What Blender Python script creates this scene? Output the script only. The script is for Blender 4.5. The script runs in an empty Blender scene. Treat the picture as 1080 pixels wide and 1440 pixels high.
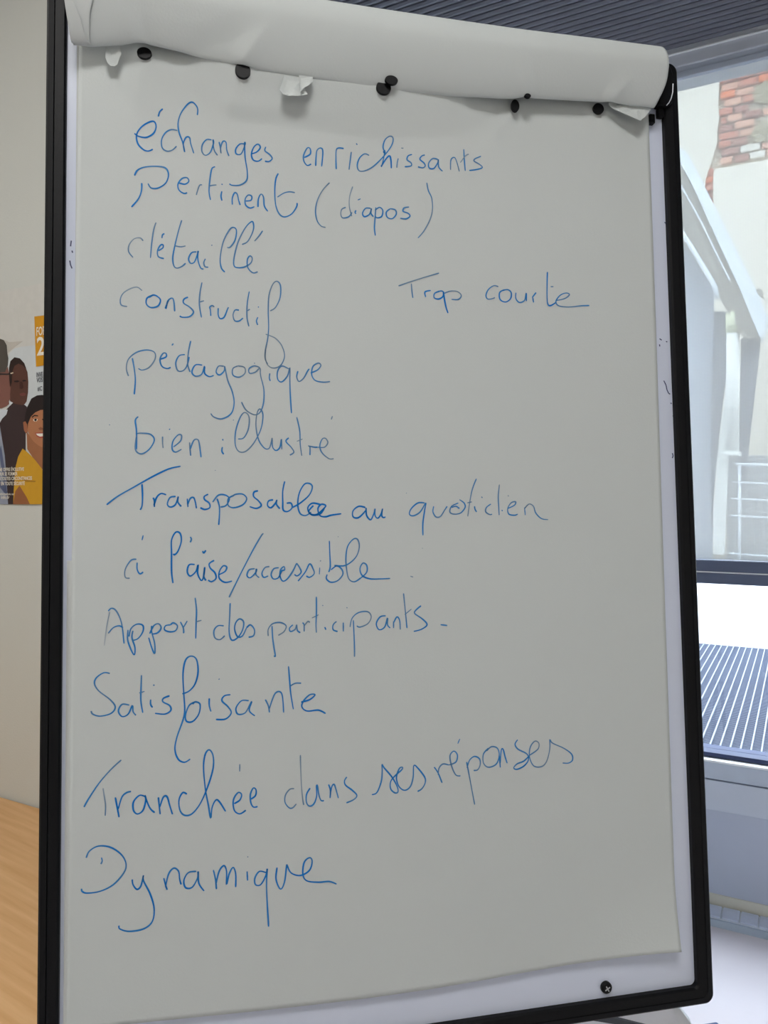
import bpy, math, random
from mathutils import Vector, Matrix
random.seed(7)
C = bpy.context.scene.collection
def lin(c):
    return tuple(((v/255)/12.92 if v/255 <= .04045 else ((v/255+.055)/1.055)**2.4) for v in c)
# ---------------------------------------------------------------- camera, sky, exposure
cam = bpy.data.cameras.new('camera'); co = bpy.data.objects.new('camera', cam); C.objects.link(co)
R_ = ((0.977862266, -0.00359808585, -0.209248648), (-0.209249025, -0.0191272038, -0.977675302), (0.000484008048, -0.999810584*-1*-1, 0.0194566668))
right = Vector((0.977862266, -0.209249025, 0.000484008)); upv = Vector((0.00359808585, 0.0191272038, 0.999810584))
back = Vector((-0.209218648, -0.977675302, 0.0194566668))
m = Matrix((right, upv, back)).transposed().to_4x4(); m.translation = Vector((-0.18354549, -0.75170183, 1.45)); co.matrix_world = m
cam.sensor_fit = 'VERTICAL'; cam.sensor_height = 24.0; cam.lens = 1081/1440*24.0; cam.clip_start = .02; cam.clip_end = 200
bpy.context.scene.camera = co
sc = bpy.context.scene
sc.view_settings.view_transform = 'Standard'; sc.view_settings.look = 'None'; sc.view_settings.gamma = 1; sc.view_settings.use_curve_mapping = False
sc.view_settings.exposure = 2.0
w = bpy.data.worlds.new('sky'); sc.world = w; w.use_nodes = True
bg = w.node_tree.nodes['Background']; bg.inputs[0].default_value = (.86, .93, 1.0, 1); bg.inputs[1].default_value = 2.9
# wall frame: s along the window wall, n into the room, z up
A = Vector((1.55164832, 1.57616614, 0)); D = Vector((0.75932999, -0.65070574, 0)); N = Vector((-0.65070574, -0.75932999, 0))
def WP(s, n, z): return A + D*s + N*n + Vector((0, 0, z))
def area(name, s, n, z, sx, sy, power, aim, col=(1, 1, 1)):
    l = bpy.data.lights.new(name, 'AREA'); l.shape = 'RECTANGLE'; l.size = sx; l.size_y = sy; l.energy = power; l.color = col
    o = bpy.data.objects.new(name, l); C.objects.link(o); o.location = WP(s, n, z)
    d = (D*aim[0] + N*aim[1] + Vector((0, 0, aim[2])))
    q = (-d).to_track_quat('Z', 'Y'); o.rotation_euler = q.to_euler(); return o
# unseen fill lamps added behind the camera (each sits under a modelled fixture)
FILL_LAMPS = [(-1.3, 3.3), (.4, 3.3)]
for s_, n_ in FILL_LAMPS: area('added_fill_lamp', s_, n_, 2.965, .58, .58, 2.5, (0, 0, -1), (.96, .98, 1))
# ---------------------------------------------------------------- helpers
MATS = {}
def mat(name, rgb, rough=.5, metal=0, noise=None, bump=0, bscale=200, spec=.5, coat=0):
    if name in MATS: return MATS[name]
    m = bpy.data.materials.new(name); m.use_nodes = True; nt = m.node_tree; b = nt.nodes['Principled BSDF']
    c = lin(rgb); b.inputs['Roughness'].default_value = rough; b.inputs['Metallic'].default_value = metal
    b.inputs['Specular IOR Level'].default_value = spec; b.inputs['Coat Weight'].default_value = coat
    tc = nt.nodes.new('ShaderNodeTexCoord')
    sc_, amt = noise if noise else (30, .04)
    n = nt.nodes.new('ShaderNodeTexNoise'); n.inputs['Scale'].default_value = sc_; n.inputs['Detail'].default_value = 5
    nt.links.new(tc.outputs['Object'], n.inputs['Vector'])
    r = nt.nodes.new('ShaderNodeMixRGB'); r.inputs[1].default_value = (*[v*(1-amt) for v in c], 1); r.inputs[2].default_value = (*[min(1, v*(1+amt)) for v in c], 1)
    nt.links.new(n.outputs[0], r.inputs[0]); nt.links.new(r.outputs[0], b.inputs['Base Color'])
    if bump:
        n2 = nt.nodes.new('ShaderNodeTexNoise'); n2.inputs['Scale'].default_value = bscale; n2.inputs['Detail'].default_value = 4
        nt.links.new(tc.outputs['Object'], n2.inputs['Vector'])
        bp_ = nt.nodes.new('ShaderNodeBump'); bp_.inputs['Strength'].default_value = bump; bp_.inputs['Distance'].default_value = .002
        nt.links.new(n2.outputs[0], bp_.inputs['Height']); nt.links.new(bp_.outputs[0], b.inputs['Normal'])
    MATS[name] = m; return m
class MB:
    def __init__(s): s.v = []; s.f = []
    def add(s, vs, fs):
        k = len(s.v); s.v += [tuple(v) for v in vs]; s.f += [tuple(i+k for i in f) for f in fs]; return s
    def hexa(s, p):   # 8 points: bottom 4 ccw, top 4
        return s.add(p, [(3, 2, 1, 0), (4, 5, 6, 7), (0, 1, 5, 4), (1, 2, 6, 5), (2, 3, 7, 6), (3, 0, 4, 7)])
    def box(s, a, b, T=lambda x, y, z: Vector((x, y, z))):
        x0, y0, z0 = a; x1, y1, z1 = b
        return s.hexa([T(*q) for q in ((x0, y0, z0), (x1, y0, z0), (x1, y1, z0), (x0, y1, z0), (x0, y0, z1), (x1, y0, z1), (x1, y1, z1), (x0, y1, z1))])
    def prism(s, pts, off):  # polygon pts extruded by vector off
        n = len(pts); off = Vector(off)
        return s.add([Vector(p) for p in pts] + [Vector(p)+off for p in pts], [tuple(range(n-1, -1, -1)), tuple(range(n, 2*n))] + [(i, (i+1) % n, n+(i+1) % n, n+i) for i in range(n)])
    def tube(s, pts, r, k=12, cap=True):
        pts = [Vector(p) for p in pts]; rs = r if isinstance(r, (list, tuple)) else [r]*len(pts); rings = []; ref = None
        for i, p in enumerate(pts):
            t = (pts[min(i+1, len(pts)-1)] - pts[max(i-1, 0)]).normalized()
            if ref is None: ref = Vector((0, 0, 1)) if abs(t.z) < .9 else Vector((1, 0, 0))
            a = t.cross(ref).normalized(); b = t.cross(a); ref = b.cross(t)*-1 if False else ref
            rings.append([p + (a*math.cos(q) + b*math.sin(q))*rs[i] for q in [2*math.pi*j/k for j in range(k)]])
        vs = [v for R in rings for v in R]; fs = []
        for i in range(len(pts)-1):
            for j in range(k): fs.append((i*k+j, i*k+(j+1) % k, (i+1)*k+(j+1) % k, (i+1)*k+j))
        if cap: fs += [tuple(range(k-1, -1, -1)), tuple((len(pts)-1)*k+j for j in range(k))]
        return s.add(vs, fs)
    def obj(s, name, m, parent=None, bevel=0, smooth=False, seg=2):
        me = bpy.data.meshes.new(name); me.from_pydata(s.v, [], s.f); me.update()
        if m: me.materials.append(m)
        o = bpy.data.objects.new(name, me); C.objects.link(o)
        if parent: put(o, parent)
        if smooth:
            for p in me.polygons: p.use_smooth = True
        if bevel:
            md = o.modifiers.new('b', 'BEVEL'); md.width = bevel; md.segments = seg; md.limit_method = 'ANGLE'
        return o
def put(o, parent):
    o.parent = parent
    o.matrix_parent_inverse = parent_world(parent).inverted()
def parent_world(p):
    M = Matrix.LocRotScale(p.location, p.rotation_euler, p.scale)
    return M if p.parent is None else parent_world(p.parent) @ p.matrix_parent_inverse @ M
def tag(o, label=None, cat=None, group=None, kind=None):
    if label: o['label'] = label
    if cat: o['category'] = cat
    if group: o['group'] = group
    if kind: o['kind'] = kind
    return o
def thing(name, loc, label, cat, group=None):
    o = bpy.data.objects.new(name, None); C.objects.link(o); o.location = loc; o.empty_display_size = .1
    return tag(o, label, cat, group)
def struct(o): o['kind'] = 'structure'; return o
def WB(mb, s0, s1, n0, n1, z0, z1): return mb.box((s0, n0, z0), (s1, n1, z1), WP)
# ---------------------------------------------------------------- materials
M_wall = mat('wall_paint', (206, 208, 202), .85, noise=(3, .03), bump=.25, bscale=260)
M_wallb = mat('wall_paint_inner', (222, 218, 208), .85, noise=(3, .03))
M_ceil = mat('ceiling_board', (44, 46, 52), .7)
M_slat = mat('ceiling_slat', (116, 118, 132), .55, metal=0, noise=(8, .08))
M_floor = mat('pale_linoleum', (220, 214, 222), .3, noise=(6, .05), bump=.1, bscale=60)
M_frame = mat('slate_aluminium', (92, 102, 128), .4, metal=.2)
M_sill = mat('pale_aluminium', (190, 200, 216), .35, metal=.2)
M_lip = mat('white_aluminium', (240, 243, 248), .3)
M_gask = mat('window_gasket', (22, 36, 78), .5)
M_panel = mat('grey_panel', (180, 188, 208), .5, noise=(5, .05))
M_panel2 = mat('light_panel', (196, 204, 220), .45, noise=(5, .04))
M_base = mat('beige_plinth', (205, 203, 194), .6)
M_cass = mat('blind_cassette', (212, 216, 228), .45, noise=(20, .05))
M_cass2 = mat('blind_cassette_shade', (196, 204, 220), .5)
# glass: thin clear pane
gm = bpy.data.materials.new('clear_glass'); gm.use_nodes = True; nt = gm.node_tree; nt.nodes.remove(nt.nodes['Principled BSDF'])
out = nt.nodes['Material Output']; tr = nt.nodes.new('ShaderNodeBsdfTransparent'); tr.inputs[0].default_value = (.94, .97, .98, 1)
gl = nt.nodes.new('ShaderNodeBsdfGlossy'); gl.inputs['Roughness'].default_value = .02
mx = nt.nodes.new('ShaderNodeMixShader'); mx.inputs[0].default_value = .035
nt.links.new(tr.outputs[0], mx.inputs[1]); nt.links.new(gl.outputs[0], mx.inputs[2]); nt.links.new(mx.outputs[0], out.inputs[0])
# screen fabric: woven, partly open
fm = bpy.data.materials.new('screen_fabric'); fm.use_nodes = True; nt = fm.node_tree; nt.nodes.remove(nt.nodes['Principled BSDF'])
out = nt.nodes['Material Output']; tr = nt.nodes.new('ShaderNodeBsdfTransparent'); tl = nt.nodes.new('ShaderNodeBsdfTranslucent'); df = nt.nodes.new('ShaderNodeBsdfDiffuse')
tl.inputs[0].default_value = (.17, .17, .165, 1); df.inputs[0].default_value = (.8, .8, .78, 1)
m1 = nt.nodes.new('ShaderNodeMixShader'); m1.inputs[0].default_value = .86; nt.links.new(tl.outputs[0], m1.inputs[1]); nt.links.new(df.outputs[0], m1.inputs[2])
uvn = nt.nodes.new('ShaderNodeUVMap')
w1 = nt.nodes.new('ShaderNodeTexWave'); w1.inputs['Scale'].default_value = 62; w1.bands_direction = 'X'; w1.inputs['Distortion'].default_value = .6
w2 = nt.nodes.new('ShaderNodeTexWave'); w2.inputs['Scale'].default_value = 62; w2.bands_direction = 'Y'; w2.inputs['Distortion'].default_value = .6
nz = nt.nodes.new('ShaderNodeTexNoise'); nz.inputs['Scale'].default_value = 9
for q in (w1, w2, nz): nt.links.new(uvn.outputs[0], q.inputs[0])
ad = nt.nodes.new('ShaderNodeMath'); ad.operation = 'ADD'; nt.links.new(w1.outputs[1], ad.inputs[0]); nt.links.new(w2.outputs[1], ad.inputs[1])
mr = nt.nodes.new('ShaderNodeMapRange'); mr.inputs[1].default_value = 0; mr.inputs[2].default_value = 2; mr.inputs[3].default_value = .85; mr.inputs[4].default_value = .92
nt.links.new(ad.outputs[0], mr.inputs[0]); m2 = nt.nodes.new('ShaderNodeMixShader'); nt.links.new(mr.outputs[0], m2.inputs[0]); nt.links.new(tr.outputs[0], m2.inputs[1]); nt.links.new(m1.outputs[0], m2.inputs[2])
nt.links.new(m2.outputs[0], out.inputs[0])
# ---------------------------------------------------------------- room
S0, S1, NB, H = -3.4, 2.3, 4.5, 3.06
NL = 1.7363
struct(WB(MB(), S0-.2, S1+.2, -.0, NB+.2, -.15, 0).obj('floor', M_floor))
ceil = struct(WB(MB(), S0-.2, S1+.2, -.05, NB+.2, H, H+.15).obj('ceiling', M_ceil))
sl = None
for i in range(146):
    n0 = -.006+i*.03
    if sl is None:
        mb = MB()
        pr = [(-.010, .022), (-.010, .006), (-.004, 0), (.004, 0), (.010, .006), (.010, .022)]
        ln = S1-S0; mb.prism([(0, y, z) for y, z in pr], (ln, 0, 0))
        sl = mb.obj('slat', M_slat, ceil); o = sl; me0 = sl.data
    else:
        o = sl.copy(); C.objects.link(o)
    p = WP(S0, n0, H-.0225)
    o.matrix_parent_inverse = Matrix.Identity(4); o.rotation_euler = (0, 0, math.atan2(D.y, D.x)); o.location = p
struct(WB(MB(), S0, -.65, NL-.16, NL, 0, H).obj('wall_left', M_wall))
struct(WB(MB(), S0-.2, S0, 0, NL-.16, 0, H).obj('wall_far_side', M_wallb))
struct(WB(MB(), S1, S1+.2, 0, NB, 0, H).obj('wall_right', M_wallb))
struct(WB(MB(), S0-.2, S0, NL-.16, NB, 0, H).obj('wall_far_left', M_wallb))
struct(WB(MB(), S0-.2, S1+.2, NB, NB+.2, 0, H).obj('wall_back', M_wallb))
po = area('window_portal', -.5, -.14, 1.75, 5.6, 2.5, 1, (0, 1, 0)); po.data.cycles.is_portal = True
# window wall, bottom to top
struct(WB(MB(), S0, S1, -.16, 0, .06, .357).obj('wall_window', M_panel))
struct(WB(MB(), S0, S1, -.16, .004, 0, .062).obj('baseboard_window', M_base, bevel=.002))
struct(WB(MB(), S0, S1, -.16, .008, .357, .462).obj('trim_1', M_panel2, bevel=.002))
mb = MB(); WB(mb, S0, S1, -.13, .012, .468, .528)
win = struct(mb.obj('window_1', M_sill, bevel=.002))
def part(name, mt, s0, s1, n0, n1, z0, z1, bevel=0, parent=win): return WB(MB(), s0, s1, n0, n1, z0, z1).obj(name, mt, parent, bevel=bevel)
part('sill_lip', M_lip, S0, S1, -.13, .026, .530, .538, .002)
part('gasket', M_gask, S0, S1, -.10, -.002, .540, .556, .001)
part('lower_transom', M_frame, S0, S1, -.10, 0, 1.148, 1.186, .003)
part('transom_lip', M_lip, S0, S1, -.09, .0, 1.1865, 1.1905, .0)
part('upper_transom', M_frame, S0, S1, -.10, 0, 1.191, 1.229, .003)
for s_ in (-2.15, -.6, .95, 2.24): part('mullion', M_frame, s_, s_+.06, -.10, .0, .54, 3.03, .003)
part('lower_pane', gm, S0, 2.24, -.055, -.050, .556, 1.148)
part('upper_pane', gm, S0, 2.24, -.085, -.080, 1.229, 2.94)
# blind
bl = thing('roller_blind', WP(.8, -.03, 2.94), 'pale woven screen blind lowered over the tall upper window pane', 'blind')
me = bpy.data.meshes.new('screen'); q = [WP(S0, -.04, 1.230), WP(2.22, -.04, 1.230), WP(2.22, -.04, 2.95), WP(S0, -.04, 2.95)]
me.from_pydata([tuple(v) for v in q], [], [(0, 1, 2, 3)]); uvl = me.uv_layers.new(name='UVMap')
for i, c in enumerate(((0, 0), (5.6, 0), (5.6, 1.72), (0, 1.72))): uvl.data[i].uv = c
me.materials.append(fm); o = bpy.data.objects.new('screen', me); C.objects.link(o); put(o, bl)
WB(MB(), S0, 2.3, -.12, -.02, 2.975, 3.06).obj('cassette', M_cass, bl, bevel=.004)
WB(MB(), S0, 2.3, -.12, -.012, 3.018, 3.024).obj('cassette_lip', M_lip, bl, bevel=.002)
WB(MB(), S0, 2.3, -.12, -.026, 2.958, 2.975).obj('cassette_groove', M_cass2, bl)
WB(MB(), S0, 2.3, -.12, -.022, 2.935, 2.958).obj('bottom_channel', M_cass2, bl, bevel=.003)
# floor ledge with a row of pale tiles along the window wall
M_tile = mat('ledge_tile', (206, 216, 240), .3, noise=(40, .12)); M_grout = mat('ledge_joint', (226, 234, 246), .5)
led = struct(WB(MB(), S0, S1, .008, .100, 0, .022).obj('trim_2', M_grout, bevel=.001))
tl0 = None; s_ = -1.908
while s_ < S1-.06:
    if tl0 is None: tl0 = WB(MB(), s_, s_+.052, .013, .088, .022, .028).obj('tile', M_tile, led, bevel=.001); b0 = s_
    else:
        o = tl0.copy(); C.objects.link(o); o.location = D*(s_-b0)
    s_ += .057
WB(MB(), S0, S1, .100, .108, 0, .024).obj('ledge_edge', mat('ledge_edge', (176, 190, 208), .35, metal=.2), led)
# ceiling panels made up to carry the added fill lamps
M_lampf = mat('fill_panel_frame', (230, 230, 228), .4)
em = bpy.data.materials.new('fill_panel_diffuser'); em.use_nodes = True; b = em.node_tree.nodes['Principled BSDF']; b.inputs['Emission Color'].default_value = (1, .95, .87, 1); b.inputs['Emission Strength'].default_value = 3
lt = None
for (s_, n_), wh in zip(FILL_LAMPS, ('left', 'right')):
    t = thing('added_fill_panel', WP(s_, n_, 3.03), 'added square white fill light panel, unseen, the %s one of two behind the viewer' % wh, 'ceiling light', 'added fill light panels')
    mb = MB(); WB(mb, s_-.32, s_+.32, n_-.32, n_+.32, 2.985, 3.036); mb.obj('frame', M_lampf, t, bevel=.003)
    WB(MB(), s_-.29, s_+.29, n_-.29, n_+.29, 2.972, 2.986).obj('diffuser', em, t)
# ---------------------------------------------------------------- outside
M_pl = mat('old_plaster', (222, 217, 204), .9, noise=(2.5, .07), bump=.5, bscale=20)
M_pl2 = mat('cream_render', (228, 223, 210), .85, noise=(4, .04))
M_white = mat('white_parapet', (246, 247, 250), .8, noise=(2, .02))
M_grnd = mat('pale_paving', (222, 226, 232), .8, noise=(3, .05))
M_steelg = mat('weathered_zinc', (146, 144, 138), .6, noise=(14, .12))
M_steelw = mat('pale_steel', (226, 236, 244), .45)
M_col = mat('white_pipe', (238, 242, 240), .5)
M_gw = mat('grey_panel_wall', (174, 184, 200), .7, noise=(6, .05))
M_dg = mat('slate_cladding', (122, 130, 144), .6, noise=(9, .08))
M_grate = mat('galvanised_bar', (112, 120, 134), .5, metal=0); M_grate2 = mat('galvanised_cross_bar', (58, 66, 88), .6, metal=0)
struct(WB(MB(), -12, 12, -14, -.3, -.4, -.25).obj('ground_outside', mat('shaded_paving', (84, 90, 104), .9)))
# terrace grating
gr = thing('terrace_grating', WP(.4, -1.7, .40), 'galvanised steel grating terrace outside the lower window pane', 'grating')
mb = MB()
for i in range(66): s_ = -1.0+i*.0392; WB(mb, s_, s_+.006, -3.06, -.16, .37, .402)
o = mb.obj('bearing_bars', M_grate, gr); o['kind'] = 'stuff'
mb = MB()
for i in range(150): n_ = -3.05+i*.0192; WB(mb, -1.0, 1.56, n_, n_+.008, .384, .396)
o = mb.obj('cross_bars', M_grate2, gr); o['kind'] = 'stuff'
for s_ in (-.98, .30, 1.54): WB(MB(), s_, s_+.02, -3.06, -.16, -.25, .37).obj('support', mat('grating_support', (110, 118, 134), .6), gr)
pa = WB(MB(), -3.5, 3.5, -3.30, -3.10, -.25, .86).obj('white_parapet', M_white)
tag(pa, 'bright white low wall behind the steel grating outside', 'low wall')
# old facade with exposed brickwork
FN = -4.6
f = thing('old_facade', WP(.2, FN, -.25), 'old cream plastered house wall with exposed red brickwork patch outside', 'building')
mb = MB(); WB(mb, -5.5, 4.5, FN-.30, FN-.06, -.25, 5.7); mb.obj('backing_wall', mat('lime_mortar', (196, 186, 168), .95, noise=(12, .1), bump=.6, bscale=40), f)
BS = -.492     # left border of the brick patch
# plaster left of the patch, ragged border
ed = [(-.25, -.60), (4.1, -.60), (4.22, -.598), (4.32, -.588), (4.50, -.530), (4.62, -.497), (4.72, -.500), (4.85, -.482), (4.95, -.492), (5.1, -.487), (5.3, -.462), (5.7, -.45)]
mb = MB(); mb.prism([WP(-5.5, FN-.06, -.25)] + [WP(s_, FN-.06, z) for z, s_ in ed] + [WP(-5.5, FN-.06, 5.7)], N*.055); mb.obj('rough_plaster', M_pl, f)
low = [(-.524, -.25), (-.524, 4.345), (-.505, 4.375), (-.35, 4.368), (-.1, 4.372), (.5, 4.38), (1.4, 4.36), (4.5, 4.36), (4.5, -.25)]
mb = MB(); mb.prism([WP(s_, FN-.06, z) for s_, z in low], N*.085); mb.obj('smooth_render', M_pl2, f, bevel=.01)
bcol = [mat('brick_%s' % k, c, .9, noise=(30, .12), bump=.5, bscale=60) for k, c in (('rose', (190, 118, 98)), ('orange', (220, 116, 68)), ('pale', (206, 156, 134)), ('dusty', (158, 108, 98)))]
bst = mat('field_stone', (150, 142, 118), .95, noise=(18, .2), bump=.8, bscale=30); bwh = mat('chalk_stone', (214, 210, 200), .95, noise=(18, .1))
z = 4.06; row = 0; rb = random.Random(3); boxes = {}
while z < 5.64:
    bs = -.62 if z < 4.385 else BS+.012+rb.uniform(-.012, .012)
    s_ = bs-(.0 if row % 2 else .11); end = -.528 if z < 4.385 else 1.3
    while s_ < end:
        L = rb.choice((.13, .15, .17, .11)); a = max(s_, bs); b = min(s_+L-.014, end)
        stone = (-.27 < s_ < .05 and (4.50 < z < 4.72 or 4.82 < z < 5.06))
        if b-a > .03 and not stone:
            dp = rb.uniform(.03, .052); r = rb.random()
            mt = bwh if (-.32 < s_ < .3 and r < .22) else bcol[0 if r < .5 else (1 if r < .64 else (2 if r < .85 else 3))]
            WB(MB(), a, b, FN-.062, FN-.06+dp, z, z+.058).obj('brick', mt, f, bevel=.006, seg=1)
        s_ += L
    z += .072; row += 1
for cz, cs, rx, rz in ((4.63, -.12, .11, .10), (4.97, -.10, .14, .10)):
    mb = MB(); pts = [WP(cs+rx*math.cos(a)*rb.uniform(.85, 1.1), FN-.06, cz+rz*math.sin(a)*rb.uniform(.85, 1.1)) for a in [2*math.pi*i/11 for i in range(11)]]
    mb.prism(pts, N*.05); mb.obj('stone', bst, f, bevel=.02)
# exterior stair: stringer with flanges, standing on the parapet slab
SN = -3.45
def SP(pts, n0=SN): return [WP(s_, n0, z) for s_, z in pts]
st = thing('outdoor_staircase', WP(-.3, SN, .86), 'weathered grey steel stair stringer slanting down right outside the window', 'staircase')
STAIR = '''web:-0.7389,4.1783 -0.6755,4.0557 -0.5557,3.8310 -0.4017,3.4383 -0.2266,3.0140 -0.0893,2.6351 -0.1943,2.6349 -0.3832,2.9966 -0.5669,3.3131 -0.7346,3.5909
flange:-0.7884,4.3957 -0.6773,4.1531 -0.5999,4.0879 -0.4258,3.6998 -0.2512,3.2998 -0.1195,2.9930 -0.0329,2.7642 -0.0691,2.6277 -0.0879,2.6295 -0.2246,3.0066 -0.3989,3.4289 -0.5521,3.8198 -0.7346,4.1927
handrail:-0.8050,3.6935 -0.6323,3.4792 -0.5704,3.3724 -0.3879,3.0258 -0.3773,2.9395
inner_line:-0.6413,3.8432 -0.5015,3.5585 -0.3643,3.2369 -0.2943,3.0782
greywall:-0.8265,3.7533 -0.6731,3.5566 -0.4376,3.1285 -0.4227,2.5682 -0.4215,1.7831 -0.4302,0.9259 -0.8059,0.8637
column:-0.2681,1.7587 -0.2724,2.8444
dark1:-0.4161,2.8927 -0.3249,2.8823 -0.3211,2.4338 -0.3681,1.9974 -0.4094,1.4455 -0.4221,1.1120 -0.4293,2.0000
white1:-0.3183,2.3747 -0.2983,2.3732 -0.3032,1.7738 -0.3219,1.0063 -0.4030,1.0033 -0.4057,1.3351 -0.3788,1.7757
dark2:-0.2266,2.6742 -0.0885,2.6715 -0.1151,2.3707 -0.1601,1.8832 -0.1965,1.5006 -0.2460,1.4456 -0.2307,1.9955
back1:-0.3511,1.7981 0.5438,1.7752 0.5525,0.9514 -0.3437,0.9149
rail1:-0.2374,1.6932 0.9164,1.6370
rail2:-0.2555,1.5618 0.9181,1.4944
rail3:-0.2642,1.4405 0.9195,1.3707
rail4:-0.2631,1.3137 0.9210,1.2469
rail5:-0.2704,1.0332 0.9242,0.9705
post:-0.2023,0.9566 -0.2086,1.6821
postb:0.5171,0.9620 0.5098,1.6586
lamp:-0.1554,3.0157 -0.0957,3.0083 -0.0946,2.8767 -0.1144,2.8789
lampcap:-0.1659,3.0720 -0.0863,3.0618 -0.0858,3.0070 -0.1654,3.0169'''
SD = {}
for l in STAIR.strip().split('\n'):
    k, v = l.split(':'); SD[k] = [tuple(map(float, q.split(','))) for q in v.split()]
MB().prism(SP(SD['web']), N*-.04).obj('stringer', M_steelg, st)
MB().prism(SP(SD['flange'], SN+.03), N*-.22).obj('top_flange', M_steelw, st)
MB().tube(SP(SD['handrail'], SN+.06), .018, 10).obj('handrail', M_steelw, st, smooth=True)
MB().tube(SP(SD['inner_line'], SN+.012), .007, 8).obj('weld_bead', M_steelw, st)
cw = MB().prism(SP(SD['greywall'], SN-.25), N*-.1).obj('grey_wall_panel', M_gw); tag(cw, 'pale blue-grey wall panel behind the outdoor stair, left of the pipe', 'wall panel')
cp = thing('outdoor_column', SP([SD['column'][0]], SN-.05)[0], 'round white post under the outdoor staircase', 'post')
a_, b_ = SP(SD['column'], SN-.05)
MB().tube([a_, a_.lerp(b_, .93)], .047, 20).obj('shaft', M_col, cp, smooth=True)
MB().tube([a_.lerp(b_, .86), b_], .053, 20).obj('collar', mat('lime_collar', (214, 220, 190), .6), cp, smooth=True)
MB().tube([a_, a_+Vector((0, 0, .03))], .062, 20).obj('base_ring', M_col, cp, smooth=True)
o = MB().prism(SP(SD['dark1'], SN-.15), N*-.03).obj('slate_panel', M_dg); tag(o, 'narrow slate-grey slanted panel between the pale wall and the white post', 'panel')
o = MB().prism(SP(SD['white1'], SN-.12), N*-.03).obj('white_slab', M_col); tag(o, 'tall tapering white slab left of the white post outside', 'slab')
o = MB().prism(SP(SD['dark2'], SN-.2), N*-.03).obj('slate_panel', M_dg); tag(o, 'slate-grey tapering panel right of the white post, under the stair end', 'panel')
o = MB().prism(SP(SD['back1'], SN-.6), N*-.05).obj('cream_wall', M_pl2); o.data.materials[0] = mat('grey_render', (176, 182, 188), .85); tag(o, 'grey wall block behind the outdoor railing', 'wall block')
rl = thing('outdoor_railing', SP([SD['post'][0]], SN+.1)[0], 'white steel railing with four horizontal rails outside the window', 'railing')
for k in ('rail1', 'rail2', 'rail3', 'rail4', 'rail5'):
    MB().tube(SP(SD[k], SN+.1), .013 if k == 'rail1' else .008, 10).obj('rail', M_steelw, rl, smooth=True)
for k in ('post', 'postb'): MB().tube(SP(SD[k], SN+.1), .011, 10).obj('post', M_steelw, rl, smooth=True)
lp = thing('wall_lamp', SP([SD['lamp'][0]], SN-.3)[0], 'small white wall fitting with a grey top right of the stair stringer', 'fitting')
MB().prism(SP(SD['lamp'], SN-.3), N*-.1).obj('body', M_col, lp, bevel=.004); MB().prism(SP(SD['lampcap'], SN-.295), N*-.11).obj('cap', M_steelg, lp, bevel=.003)
# ---------------------------------------------------------------- desk
M_wood = bpy.data.materials.new('beech_veneer'); M_wood.use_nodes = True; nt = M_wood.node_tree; b = nt.nodes['Principled BSDF']; b.inputs['Roughness'].default_value = .42
uvn = nt.nodes.new('ShaderNodeTexCoord'); mp = nt.nodes.new('ShaderNodeMapping'); mp.inputs['Rotation'].default_value = (0, 0, -math.atan2(D.y, D.x)); mp.inputs['Scale'].default_value = (1.6, 22, 1)
mp.vector_type = 'POINT'
vt = nt.nodes.new('ShaderNodeVectorRotate'); vt.rotation_type = 'Z_AXIS'; vt.inputs['Angle'].default_value = -math.atan2(D.y, D.x)+.12
nt.links.new(uvn.outputs['Object'], vt.inputs['Vector']); mp.inputs['Rotation'].default_value = (0, 0, 0); nt.links.new(vt.outputs[0], mp.inputs[0])
nz = nt.nodes.new('ShaderNodeTexNoise'); nz.inputs['Scale'].default_value = 3; nz.inputs['Detail'].default_value = 7; nt.links.new(mp.outputs[0], nz.inputs['Vector'])
cr = nt.nodes.new('ShaderNodeValToRGB'); cr.color_ramp.elements[0].position = .3; cr.color_ramp.elements[0].color = (*lin((208, 158, 104)), 1); cr.color_ramp.elements[1].position = .7; cr.color_ramp.elements[1].color = (*lin((226, 182, 130)), 1)
nt.links.new(nz.outputs[0], cr.inputs[0]); nt.links.new(cr.outputs[0], b.inputs['Base Color'])
M_edge = mat('beech_edge', (206, 160, 112), .5); M_dleg = mat('desk_leg_grey', (120, 122, 126), .4, metal=.6)
ds0, ds1, dn0, dn1 = -2.35, -.70, NL+.006, NL+.72
dk = thing('desk', WP(-1.5, 2.1, 0), 'light beech desk against the wall behind the left edge of the flipchart', 'desk')
WB(MB(), ds0, ds1, dn0, dn1, .715, .74).obj('desktop', M_wood, dk, bevel=.003)
WB(MB(), ds0+.06, ds1-.06, dn0+.08, dn0+.10, .35, .715).obj('modesty_panel', M_edge, dk)
for s_ in (ds0+.04, ds1-.09):
    for n_ in (dn0+.03, dn1-.08): WB(MB(), s_, s_+.05, n_, n_+.05, 0, .715).obj('leg', M_dleg, dk, bevel=.004)
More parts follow.
